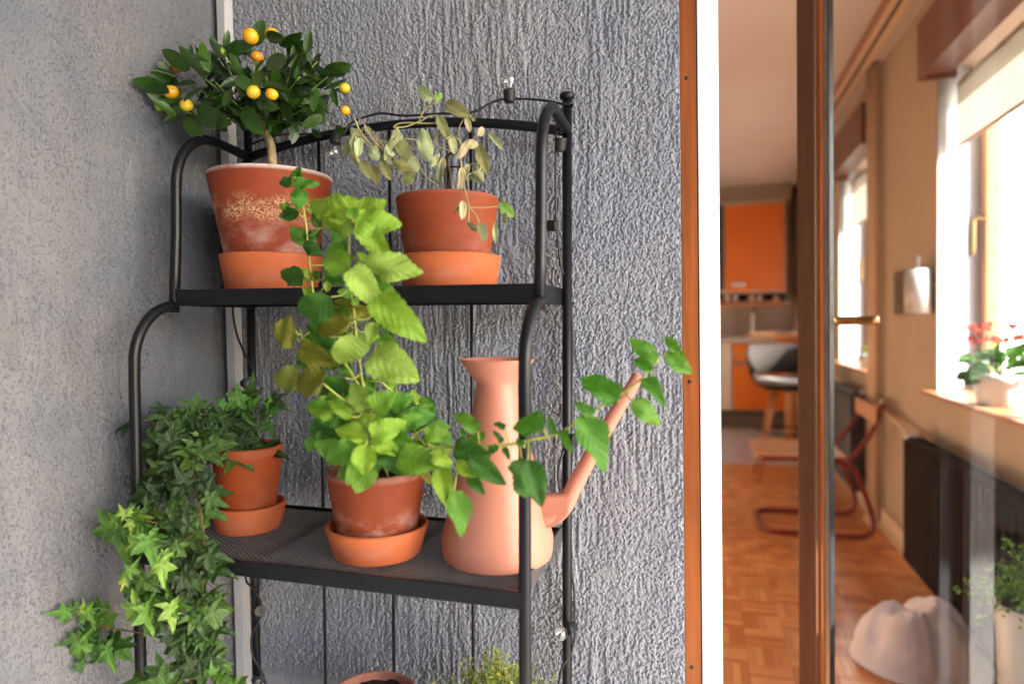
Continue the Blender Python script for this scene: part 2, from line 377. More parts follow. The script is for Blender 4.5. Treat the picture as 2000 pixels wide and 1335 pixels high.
def f_back(nx, nz, dx):
    # scratched roughcast: flat gritty tops, small deep pits lined up by upright drag marks
    a = fnoise(nx, nz, dx, 0.00105, 0.00135, 1); st = fnoise(nx, nz, dx, 0.0018, 0.016, 2); c = fnoise(nx, nz, dx, 0.0008, 0.0009, 3); d = fnoise(nx, nz, dx, 0.02, 0.05, 4)
    m = np.clip(0.55 + 0.45 * fnoise(nx, nz, dx, 0.04, 0.10, 6), 0.1, 1.2)
    u = a + 0.62 * m * st
    return 0.0014 * np.tanh(1.5 * (u + 0.5)) + 0.00045 * st * m + 0.0003 * c + 0.0006 * d
def f_left(nx, nz, dx):
    a = fnoise(nx, nz, dx, 0.0015, 0.0019, 11); st = fnoise(nx, nz, dx, 0.005, 0.03, 12); c = fnoise(nx, nz, dx, 0.03, 0.06, 13); m = fnoise(nx, nz, dx, 0.03, 0.03, 14)
    u = a + 0.45 * st + 0.3 * m
    return 0.00016 * a + 0.0002 * st + 0.0008 * c - 0.0021 * np.clip(-u - 0.95, 0, 1.1)
XJ = -0.0345                                   # where the roughcast stops against the wooden frame
wb = structure(relief('wall_back', 'stucco_grey', (XL - 0.02, YW, 0.52), (1, 0, 0), (0, -1, 0), XJ - XL + 0.02, 1.38, 0.0011, f_back))
wlft = structure(relief('wall_left', 'render_grey', (XL, 1.20, 0.52), (0, -1, 0), (1, 0, 0), 0.72, 1.42, 0.0018, f_left))
structure(box('wall_back_core', XL - 0.2, XJ - 0.003, YW + 0.008, YW + 0.12, -0.02, 3.0, 'stucco_grey'))
structure(box('wall_left_core', XL - 0.2, XL - 0.006, -0.9, YW + 0.007, -0.02, 3.0, 'render_grey'))
structure(box('sun_block_ceiling', XL - 0.2, 3.5, -0.95, YW + 0.12, 2.74, 2.94, 'balcony_tile'))  # unseen slab, stretched sideways to keep direct sun off the balcony
rl0 = thing('balcony_railing', 'thin dark metal railing along the open balcony edge', 'railing', (0, -1.0, 0))
for k in range(26): tube('baluster', [(-.9 + k * .1, -1.0, -.02), (-.9 + k * .1, -1.0, 1.0)], .006, 'black_steel', rl0, False, 8)
tube('handrail', [(-.9, -1.0, 1.01), (1.62, -1.0, 1.01)], .018, 'black_steel', rl0)
structure(box('sky_block_wall', XL - 0.2, 1.05, -1.22, -1.08, -0.16, 2.74, 'render_grey'))  # unseen screen added to cut frontal sky so light comes from the right
structure(box('balcony_floor', XL - 0.2, 1.6, -0.95, YW + 0.02, -0.16, -0.02, 'balcony_tile'))

# ------------------------------------------------------------------ plant stand (leans a touch on the sloped balcony floor)
SB = 0.0146
SO = Vector((-0.8264, 0.8115, CAMZ)); SR = Euler((0, SB, 0)).to_matrix()
SROT = (0, SB, 0)
H0 = -1.2
SW, DL, DU = 0.61, 0.2728, 0.0856
T1, T2, T3, T4 = 1.259, 0.8654, 0.471, 0.09
def S(lx, ly, h): return SO + SR @ Vector((lx, ly, h - 1.2))
stand = thing('plant_stand', 'black tubular steel plant stand with mesh shelves against the grey wall', 'plant stand', S(0, 0, 0), SROT)
TR = 0.0082
for lx in (0.0, SW):
    pts = [(lx, 0, 0)] + [(lx, 0, h) for h in (0.4, 0.8, 1.05, 1.12)]
    for k in range(1, 10):
        a = k / 10 * math.pi / 2
        pts.append((lx, 0.080 * (1 - math.cos(a)), 1.145 + 0.085 * math.sin(a) * 1.05))
    pts.append((lx, DU, T1 - 0.022))
    tube('front_post', pts, TR, 'black_steel', stand, True, 16)
    up = [(lx, DU - 0.004, T1 - 0.035), (lx, DU, T1 + 0.03), (lx, DU + 0.004, 1.35), (lx, DU + 0.006, 1.432)]
    for k in range(1, 11):
        a = k / 10 * math.pi / 2
        up.append((lx, DU + 0.006 + 0.088 * (1 - math.cos(a)), 1.432 + 0.092 * math.sin(a)))
    up += [(lx, 0.22, 1.522), (lx, DL, 1.518)]
    tube('upper_post', up, TR, 'black_steel', stand, True, 16)
    tube('rear_post', [(lx, DL, 0), (lx, DL, 0.8), (lx, DL, 1.572)], TR * 0.98, 'black_steel', stand, True, 16)
    lathe('post_cap', [(0.0005, 0.0), (0.009, 0.0), (0.0125, 0.004), (0.0128, 0.009), (0.010, 0.011), (0.0005, 0.0112)], 'black_steel', stand, True, 24, (lx, DL, 1.568))
arch = [(SW * s, DL, 1.517 + 0.036 * (1 - (2 * s - 1) ** 2)) for s in [k / 24 for k in range(25)]]
tube('top_rail', arch, TR, 'black_steel', stand, True, 14)
for s in (0.247, 0.478, 0.727):
    tube('back_rod', [(SW * s, DL, 1.515 + 0.036 * (1 - (2 * s - 1) ** 2)), (SW * s, DL, 0.8), (SW * s, DL, 0.07)], 0.0031, 'black_steel', stand, True, 8)
def tray(y0, h, name, ht=0.021):
    tw = 0.0022
    ins = 0.0085
    box(name + '_front_edge', ins - 0.006, SW - ins + 0.006, y0 - 0.0075, y0 - 0.0075 + 0.004, h - ht, h + 0.002, 'black_steel', stand, True, 0.0008)
    box(name + '_rear_edge', ins, SW - ins, DL - 0.012, DL - 0.0085, h - ht, h + 0.002, 'black_steel', stand, True, 0.0008)
    for lx in (0, SW):
        e = 0.0085 if lx == 0 else -0.0085
        box(name + '_side_edge', lx + e - 0.0018, lx + e + 0.0018, y0 + 0.004, DL + 0.006, h - ht - 0.0015, h + 0.0035, 'deck_steel' if y0 == 0 else 'black_steel', stand, True, 0.0008)
    # turned-in lip
    box(name + '_lip', ins, SW - ins, y0 - 0.0033, y0 + 0.009, h - 0.0035, h - 0.0012, 'deck_steel', stand, True)
    # expanded-metal deck: two families of slanted strands
    bm = bmesh.new(); p = 0.0100; x0, x1, ya, yb = ins, SW - ins, y0 + 0.006, DL - 0.012
    D = yb - ya; sl = 1.5
    V, Fc = [], []
    for sg in (1, -1):
        k0 = -int(D * sl / p) - 2; k1 = int((x1 - x0) / p) + int(D * sl / p) + 2
        for k in range(k0, k1):
            xa = x0 + k * p; xb = xa + sg * sl * D
            ta, tb = 0.0, 1.0
            for lim, s_ in ((x0, 1), (x1, -1)):
                fa, fb = s_ * (xa - lim), s_ * (xb - lim)
                if fa < 0 and fb < 0: ta = 2
                elif fa < 0: ta = max(ta, fa / (fa - fb))
                elif fb < 0: tb = min(tb, fa / (fa - fb))
            if ta >= tb: continue
            A = Vector((xa + (xb - xa) * ta, ya + D * ta, h - 0.004 - (0.0004 if sg > 0 else 0))); B = Vector((xa + (xb - xa) * tb, ya + D * tb, A.z))
            nrm = Vector((-(B - A).y, (B - A).x, 0)).normalized() * 0.0009; dz = Vector((0, 0, 0.0007))
            b = len(V); V += [A - nrm - dz, A + nrm - dz, A + nrm + dz, A - nrm + dz, B - nrm - dz, B + nrm - dz, B + nrm + dz, B - nrm + dz]
            Fc += [(b, b + 1, b + 5, b + 4), (b + 1, b + 2, b + 6, b + 5), (b + 2, b + 3, b + 7, b + 6), (b + 3, b, b + 4, b + 7)]
    bm.free()
    o = obj(name + '_mesh_deck', V, Fc, 'deck_steel', stand, True, False); o['kind'] = 'stuff'
    for s in (0.33, 0.66): box(name + '_brace', SW * s - 0.004, SW * s + 0.004, y0 + 0.002, DL - 0.012, h - 0.012, h - 0.0055, 'black_steel', stand, True)
tray(DU, T1, 'upper_shelf', 0.023); tray(0.0, T2, 'middle_shelf'); tray(0.0, T3, 'lower_shelf')

# ------------------------------------------------------------------ pots, saucers
def s_at(px, py, ly):
    """stand-local (lx, ly, h) of a photograph pixel on the stand plane ly"""
    d = CF + CR * ((px - 1000) / F_PX) - CU * ((py - 667.5) / F_PX); o = Vector((0, 0, CAMZ))
    n = SR @ Vector((0, 1, 0)); k = (n.dot(SO - o) + ly) / n.dot(d)
    q = SR.transposed() @ (o + d * k - SO); return q.x, q.y, q.z + 1.2
def s_on(px, py, h):
    d = CF + CR * ((px - 1000) / F_PX) - CU * ((py - 667.5) / F_PX); o = Vector((0, 0, CAMZ))
    n = SR @ Vector((0, 0, 1)); k = (n.dot(SO - o) + (h - 1.2)) / n.dot(d)
    q = SR.transposed() @ (o + d * k - SO); return q.x, q.y
def pot(name, label, lx, ly, h0, rb, rt, ht, mat, soil_drop=0.018, group=None, wall=0.008):
    o = thing(name, label, 'flower pot', S(lx, ly, h0), SROT, group)
    pr = [(0.001, 0), (rb - 0.004, 0), (rb, 0.004)]
    for k in range(1, 9): pr.append((rb + (rt - rb) * k / 9, ht * k / 9))
    pr += [(rt - 0.0008, ht - 0.004), (rt - 0.001, ht - 0.0015), (rt - 0.003, ht), (rt - wall + 0.002, ht), (rt - wall, ht - 0.003), (rt - wall - (rt - rb) * 0.25, ht * 0.72), (0.001, ht * 0.72)]
    lathe('wall', pr, mat, o, True, 72, wob=0.004)
    rs = rt - wall - (rt - rb) * soil_drop / ht + 0.001
    V, Fc = [], []; nr = 9; seg = 40
    for i in range(nr + 1):
        for k in range(seg):
            r = rs * i / nr; th = 2 * math.pi * k / seg
            V.append((r * math.cos(th), r * math.sin(th), ht - soil_drop + random.uniform(-0.003, 0.003) * (1 if i else 0)))
    for i in range(nr):
        for k in range(seg):
            k2 = (k + 1) % seg; Fc.append((i * seg + k, (i + 1) * seg + k, (i + 1) * seg + k2, i * seg + k2))
    obj('soil', V, Fc, 'soil', o, True)
    return o
def saucer(label, lx, ly, h0, rb, rt, ht, mat='terracotta_new', wall=0.007):
    o = lathe('saucer', [(0.001, 0), (rb - 0.003, 0), (rb, 0.003), (rb + (rt - rb) * 0.5, ht * 0.5), (rt, ht - 0.003), (rt - 0.0012, ht - 0.0006), (rt - 0.003, ht), (rt - wall + 0.002, ht), (rt - wall, ht - 0.002), (rb - wall, 0.008), (0.001, 0.0075)], mat, None, True, 72)
    o.location = S(lx, ly, h0); o.rotation_euler = SROT
    return setp(o, label, 'saucer', 'terracotta saucers under the pots')
def rad_at(pxl, pxr, py, ly):
    a = s_at(pxl, py, ly); b = s_at(pxr, py, ly)
    # silhouette of a round thing seen off-axis: use the spread at the axis plane, foreshortened by view angle
    c = S(*s_at((pxl + pxr) / 2, py, ly)) - Vector((0, 0, CAMZ)); ang = math.atan2(c.x, c.y)
    return (b[0] - a[0]) / 2 * math.cos(ang), (a[0] + b[0]) / 2
LY1 = 0.182
r_t, x1 = rad_at(411, 660, 325, LY1); r_b, x1b = rad_at(446, 632, 488, LY1); s_t, xs1 = rad_at(428, 633, 490, LY1); s_b, _ = rad_at(441, 622, 560, LY1)
h_top = s_at(535, 312, LY1 - r_t)[2]; h_st = s_at(535, 488, LY1 - s_t)[2]
print('POT1', r_t, r_b, s_t, s_b, x1, x1b, xs1, h_top - T1, h_st - T1)
HT = T1 + 0.0005
P1X = (x1 + xs1) / 2
slope = (r_t - r_b) / max(0.01, (h_top - h_st))
def rb_of(r_t, r_b, top, mid, bot): return max(0.03, r_b - (r_t - r_b) / (top - mid) * (mid - bot))
rb1 = min(rb_of(r_t, r_b, h_top, h_st, HT + 0.009), s_b - 0.009)
pot('flower_pot', 'large weathered terracotta pot with white limescale and cream crust on the top shelf', P1X, LY1, HT + 0.0085, rb1, r_t, h_top - HT - 0.0085, 'terracotta_old', group='terracotta pots on the stand', wall=0.010)
saucer('plain orange saucer under the large limescaled pot on the top shelf', P1X, LY1, HT, s_b, s_t, h_st - HT)
POT1 = (P1X, LY1, h_top, r_t)
r_t, x2 = rad_at(775, 977, 385, LY1); r_b, _ = rad_at(795, 961, 490, LY1); s_t, xs2 = rad_at(782, 981, 492, LY1); s_b, _ = rad_at(794, 974, 558, LY1)
h_top = s_at(876, 366, LY1 - r_t)[2]; h_st = s_at(876, 489, LY1 - s_t)[2]
print('POT2', r_t, r_b, s_t, s_b, x2, xs2, h_top - T1, h_st - T1)
rb2 = min(rb_of(r_t, r_b, h_top, h_st, HT + 0.009), s_b - 0.009)
pot('flower_pot', 'smooth reddish terracotta pot holding the wilted sage on the top shelf', x2, LY1, HT + 0.0085, rb2, r_t, h_top - HT - 0.0085, 'terracotta_red', group='terracotta pots on the stand')
saucer('plain orange saucer under the wilted sage pot', xs2, LY1, HT, s_b, s_t, h_st - HT)
POT2 = (x2, LY1, h_top, r_t)
HT2 = T2 + 0.0005 - 0.003
# ivy pot (rear corner of the middle shelf)
L3 = (s_on(488, 1030, T2)); ly3 = 0.140
r_t, x3 = rad_at(416, 561, 868, ly3); s_t, xs3 = rad_at(410, 563, 975, ly3); h_top = s_at(488, 868, ly3)[2]; h_st = T2 + 0.041
print('POT3', r_t, s_t, x3, xs3, h_top - T2, h_st - T2, L3)
pot('flower_pot', 'bright orange terracotta pot holding the trailing ivy on the middle shelf', xs3, ly3, HT2 + 0.0085, r_t * 0.72, r_t, h_top - HT2 - 0.0085, 'terracotta_orange', group='terracotta pots on the stand')
saucer('plain orange saucer under the trailing ivy pot', xs3, ly3, HT2, s_t * 0.86, s_t, h_st - HT2)
POT3 = (xs3, ly3, h_top, r_t)
ly4 = 0.088
r_t, x4 = rad_at(647, 846, 918, ly4); r_b, x4b = rad_at(668, 828, 1025, ly4); s_t, xs4 = rad_at(638, 841, 1022, ly4); s_b, _ = rad_at(655, 826, 1082, ly4)
h_top = s_at(745, 912, ly4)[2]; h_st = T2 + 0.043
print('POT4', r_t, r_b, s_t, s_b, x4, xs4, h_top - T2, h_st - T2, s_on(740, 1078, T2))
pot('flower_pot', 'worn terracotta pot with pale limescale patch holding the lemon balm', xs4, ly4, HT2 + 0.0085, s_b * 0.86, r_t, h_top - HT2 - 0.0085, 'terracotta_worn', group='terracotta pots on the stand')
saucer('plain orange saucer under the lemon balm pot in the middle of the shelf', xs4, ly4, HT2, s_b, s_t, h_st - HT2)
POT4 = (xs4, ly4, h_top, r_t)
# bottom shelf pots: only the rims reach the picture
HT3 = T3 - 0.0025
ly5 = 0.13
r_t, x5 = rad_at(640, 820, 1335, ly5); h_top = s_at(730, 1303, ly5 + r_t)[2]
print('POT5', r_t, x5, h_top - T3)
pot('flower_pot', 'brown terracotta pot of bare dark soil on the lower shelf', x5, ly5, HT3, r_t * 0.74, r_t, h_top - HT3, 'terracotta_worn', 0.012, group='terracotta pots on the stand')
lx6, ly6 = s_at(970, 1335, 0.14)[0], 0.14
pot('flower_pot', 'terracotta pot hidden beneath the yellow-green thyme on the lower shelf', lx6, ly6, HT3, 0.048, 0.064, 0.115, 'terracotta_red', 0.012, group='terracotta pots on the stand')

# ------------------------------------------------------------------ watering can
ly7 = 0.118
def can_prof():
    rows = [(1088, 900, 1048), (1080, 872, 1076), (1066, 866, 1083), (1045, 865, 1083), (1000, 876, 1070), (950, 888, 1056), (900, 899, 1042), (860, 908, 1032), (820, 917, 1023), (785, 924, 1016), (762, 928, 1011), (750, 929, 1010), (742, 927, 1012), (730, 919, 1027), (715, 915, 1043), (703, 912, 1057)]
    return rows
pf = []; hb = T2 - 0.0025
for py, a, b in can_prof():
    r, xc = rad_at(a, b, py, ly7); pf.append((r, s_at((a + b) / 2, py, ly7)[2]))
x7 = rad_at(866, 1083, 1060, ly7)[1]
ztop = pf[-1][1]; z_lo = pf[2][1]
# rescale heights so that the base sits on the shelf
pf2 = [(0.001, 0.0), (pf[2][0] * 0.90, 0.0), (pf[2][0] * 0.965, 0.004), (pf[2][0] * 0.995, 0.013)]
zz = [p[1] for p in pf[3:]]; z0 = hb
for (r, z) in pf[3:]:
    pf2.append((r, max(z - z0, 0.022)))
print('CAN', [(round(a, 3), round(b, 3)) for a, b in pf2], x7)
topr, topz = pf2[-1]
pf2 += [(topr + 0.0006, topz + 0.0015), (topr - 0.001, topz + 0.0018)] + [(r - 0.002, z + 0.0008) for r, z in reversed(pf2[-8:-1])] + [(0.001, pf2[-8][1])]
can = thing('watering_can', 'salmon pink metal watering can with flared neck and long spout', 'watering can', S(x7, ly7, hb), SROT)
lathe('body', pf2, 'can_paint', can, True, 80)
# spout leaves the lower body towards the wall side and rises to the right
sp_ly = ly7
def can_loc(px, py, ly): q = s_at(px, py, ly); return Vector((q[0] - x7, q[1] - ly7, q[2] - hb))
spp = [can_loc(1052, 1012, sp_ly), can_loc(1080, 1006, sp_ly + .002), can_loc(1103, 985, sp_ly + 0.004), can_loc(1124, 945, sp_ly + 0.006), can_loc(1165, 870, sp_ly + 0.008), can_loc(1210, 793, sp_ly + 0.01), can_loc(1249, 731, sp_ly + 0.012)]
V, Fc = tube_data(smooth_path(spp, 8), lambda s: 0.0150 - 0.0068 * s, 20)
Fc = Fc[:-1]
b0 = len(V); ring = V[-20:]; c0 = sum(ring, Vector()) / 20
V += [c0 + (v - c0) * 0.82 for v in ring]; back = (spp[-1] - spp[-2]).normalized() * -0.02
V += [c0 + (v - c0) * 0.78 + back for v in ring]
for k in range(20):
    k2 = (k + 1) % 20; Fc += [(b0 - 20 + k, b0 - 20 + k2, b0 + k2, b0 + k), (b0 + k, b0 + k2, b0 + 20 + k2, b0 + 20 + k)]
Fc.append(tuple(b0 + 20 + k for k in range(20)))
obj('spout', V, Fc, 'can_paint', can, True)
w1 = can_loc(1040, 966, sp_ly); w2 = can_loc(1116, 962, sp_ly); w3 = can_loc(1112, 1000, sp_ly); w4 = can_loc(1045, 1035, sp_ly); w5 = can_loc(1088, 1022, sp_ly)
V = []; outl = [w1, w2, w3, w5, w4]
for dy in (-0.0105, 0.0105): V += [p + Vector((0, dy, 0)) for p in outl]
n = len(outl)
bm = bmesh.new(); bv = [bm.verts.new(v) for v in V]
bm.faces.new(bv[:n]); bm.faces.new(list(reversed(bv[n:])))
for k in range(n): bm.faces.new((bv[k], bv[n + k], bv[n + (k + 1) % n], bv[(k + 1) % n]))
bmesh.ops.recalc_face_normals(bm, faces=bm.faces); bmesh.ops.bevel(bm, geom=list(bm.edges), offset=0.0022, segments=2, affect='EDGES')
bm_obj('spout_bracket', bm, 'can_paint', can, True)

# ------------------------------------------------------------------ leaves
def leaf_mesh(name, mat, wfun, n=10, m=2, fold=0.2, curl=-0.2, side=0.0, wave=0.0, ser=0.0, serN=9, seed=0):
    """unit-length leaf: base at origin, +Y to the tip, +Z the upper face"""
    rg = random.Random(seed); V, Fc = [], []
    cols = 2 * m + 1; ph = rg.random() * 6
    for i in range(n + 1):
        s = i / n; w = wfun(s)
        for j in range(cols):
            q = (j - m) / m; x = q * w
            if abs(q) == 1 and ser:
                f = (s * serN) % 1.0; x *= 1 + ser * (f - 0.5); y = s + ser * 0.12 * (0.5 - f) * (1 - s)
            else: y = s
            y -= 0.0
            z = fold * abs(x) + curl * s * s + side * x * s + wave * math.sin(s * 9 + ph + q * 2.0) * abs(q) * w * 2 - 0.35 * fold * (abs(q) ** 2) * w
            V.append((x, y, z))
    for i in range(n):
        for j in range(cols - 1):
            a = i * cols + j; Fc.append((a, a + 1, a + cols + 1, a + cols))
    return mesh_of(name, V, Fc, mat)
def ovate(W, p=0.42, q=0.9):
    pk = (p / (p + q)) ** p * (q / (p + q)) ** q
    return lambda s: 0.5 * W * ((s ** p) * ((1 - s) ** q) / pk) if 0 < s < 1 else 0.0
BALM = [leaf_mesh('leaf_blade', 'balm_leaf', ovate(w, 0.40, 0.80), 27, 3, fo, cu, sd, wa, 0.16, 9, sd_) for w, fo, cu, sd, wa, sd_ in
        [(0.84, 0.45, -0.30, 0.12, 0.10, 1), (0.92, 0.3, -0.45, -0.15, 0.13, 2), (0.78, 0.65, -0.15, 0.0, 0.09, 3), (0.88, -0.25, -0.38, 0.18, 0.14, 4), (0.80, 0.55, -0.55, -0.2, 0.11, 5), (0.95, 0.1, -0.2, 0.25, 0.15, 6)]]
CIT = [leaf_mesh('leaf_blade', 'citrus_leaf', ovate(w, 0.62, 0.72), 8, 2, fo, cu, sd, 0.02, 0, 9, sd_) for w, fo, cu, sd, sd_ in
       [(0.40, 0.45, -0.18, 0.05, 1), (0.46, 0.3, -0.30, -0.1, 2), (0.36, 0.6, -0.05, 0.1, 3), (0.43, 0.2, 0.12, 0.0, 4)]]
SAGE = [leaf_mesh('leaf_blade', 'sage_leaf', ovate(w, 0.50, 0.55), 12, 3, fo, cu, sd, wa, 0.05, 14, sd_) for w, fo, cu, sd, wa, sd_ in
        [(0.46, 0.7, -0.30, 0.1, 0.10, 1), (0.42, 1.0, -0.45, -0.3, 0.12, 2), (0.5, -0.4, -0.25, 0.2, 0.14, 3)]]
ROUND = [leaf_mesh('leaf_blade', 'house_leaf', ovate(w, 0.5, 0.5), 9, 2, 0.35, cu, 0.1, 0.05, 0.1, 7, sd_) for w, cu, sd_ in [(0.75, -0.3, 1), (0.68, -0.1, 2)]]
def ivy_mesh(name, sc, bend, seed):
    rg = random.Random(seed)
    half = [(0.0, -0.02), (0.10, -0.13), (0.26, -0.17), (0.45, -0.20), (0.32, -0.02), (0.22, 0.10), (0.40, 0.22), (0.58 * sc, 0.36), (0.36, 0.40), (0.19, 0.42), (0.14, 0.62), (0.08, 0.84), (0.0, 1.02)]
    right = [(x * rg.uniform(.92, 1.08), y + rg.uniform(-.02, .02)) for x, y in half[:-1]] + [half[-1]]; left = [(-x * rg.uniform(.92, 1.08), y + rg.uniform(-.02, .02)) for x, y in half[1:-1]]
    outline = right + left[::-1]
    V, Fc = [], []
    cx, cy = 0.0, 0.16
    V.append((cx, cy, 0.0)); n = len(outline)
    for lvl in (0.5, 1.0):
        for x, y in outline:
            X, Y = cx + (x - cx) * lvl, cy + (y - cy) * lvl
            d = math.hypot(X - cx, Y - cy)
            ridge = 1.0 if (x, y) in (right[3], right[7], half[-1]) or (x, y) in (left[2], left[6]) else 0.0
            z = bend * d * d + (-0.05 * lvl if ridge else 0.045 * lvl) + 0.02 * math.sin(5 * x + 3 * y + seed)
            V.append((X, Y, z))
    for k in range(n):
        k2 = (k + 1) % n
        Fc.append((0, 1 + k, 1 + k2)); Fc.append((1 + k, 1 + n + k, 1 + n + k2, 1 + k2))
    return mesh_of(name, V, Fc, 'ivy_leaf')
IVY = [ivy_mesh('leaf_blade', 1.0, -0.30, 1), ivy_mesh('leaf_blade', 0.9, -0.45, 2), ivy_mesh('leaf_blade', 1.05, -0.15, 3), ivy_mesh('leaf_blade', 0.85, -0.38, 4)]
CAMP = Vector((0, 0, CAMZ))
def offwall(p, lim=0.888):
    """keep foliage clear of the left wall: slide along the sight line"""
    return CAMP + (p - CAMP) * (lim / -p.x) if p.x < -lim else p
def put_leaf(meshes, base, tip, parent, col, wscale=1.0, face=None, spin=0.0, name='leaf', var=0.12):
    Y = tip - base; L = Y.length
    if L < 1e-4: return
    Y = Y / L
    fz = face if face is not None else (CAMP - base).normalized()
    Z = fz - Y * fz.dot(Y)
    if Z.length < 1e-3: Z = Y.orthogonal()
    Z.normalize(); Z = Matrix.Rotation(spin, 3, Y) @ Z; X = Y.cross(Z)
    o = bpy.data.objects.new(name, random.choice(meshes)); COL.objects.link(o)
    Mx = Matrix.Identity(4)
    for i in range(3):
        Mx[i][0] = X[i] * L * wscale; Mx[i][1] = Y[i] * L; Mx[i][2] = Z[i] * L; Mx[i][3] = base[i]
    o.parent = parent; o.matrix_parent_inverse = THINGM[parent.name].inverted(); o.matrix_basis = Mx
    k = random.uniform(1 - var, 1 + var); o.color = (col[0] * k * random.uniform(.93, 1.07), col[1] * k, col[2] * k, 1)
    return o

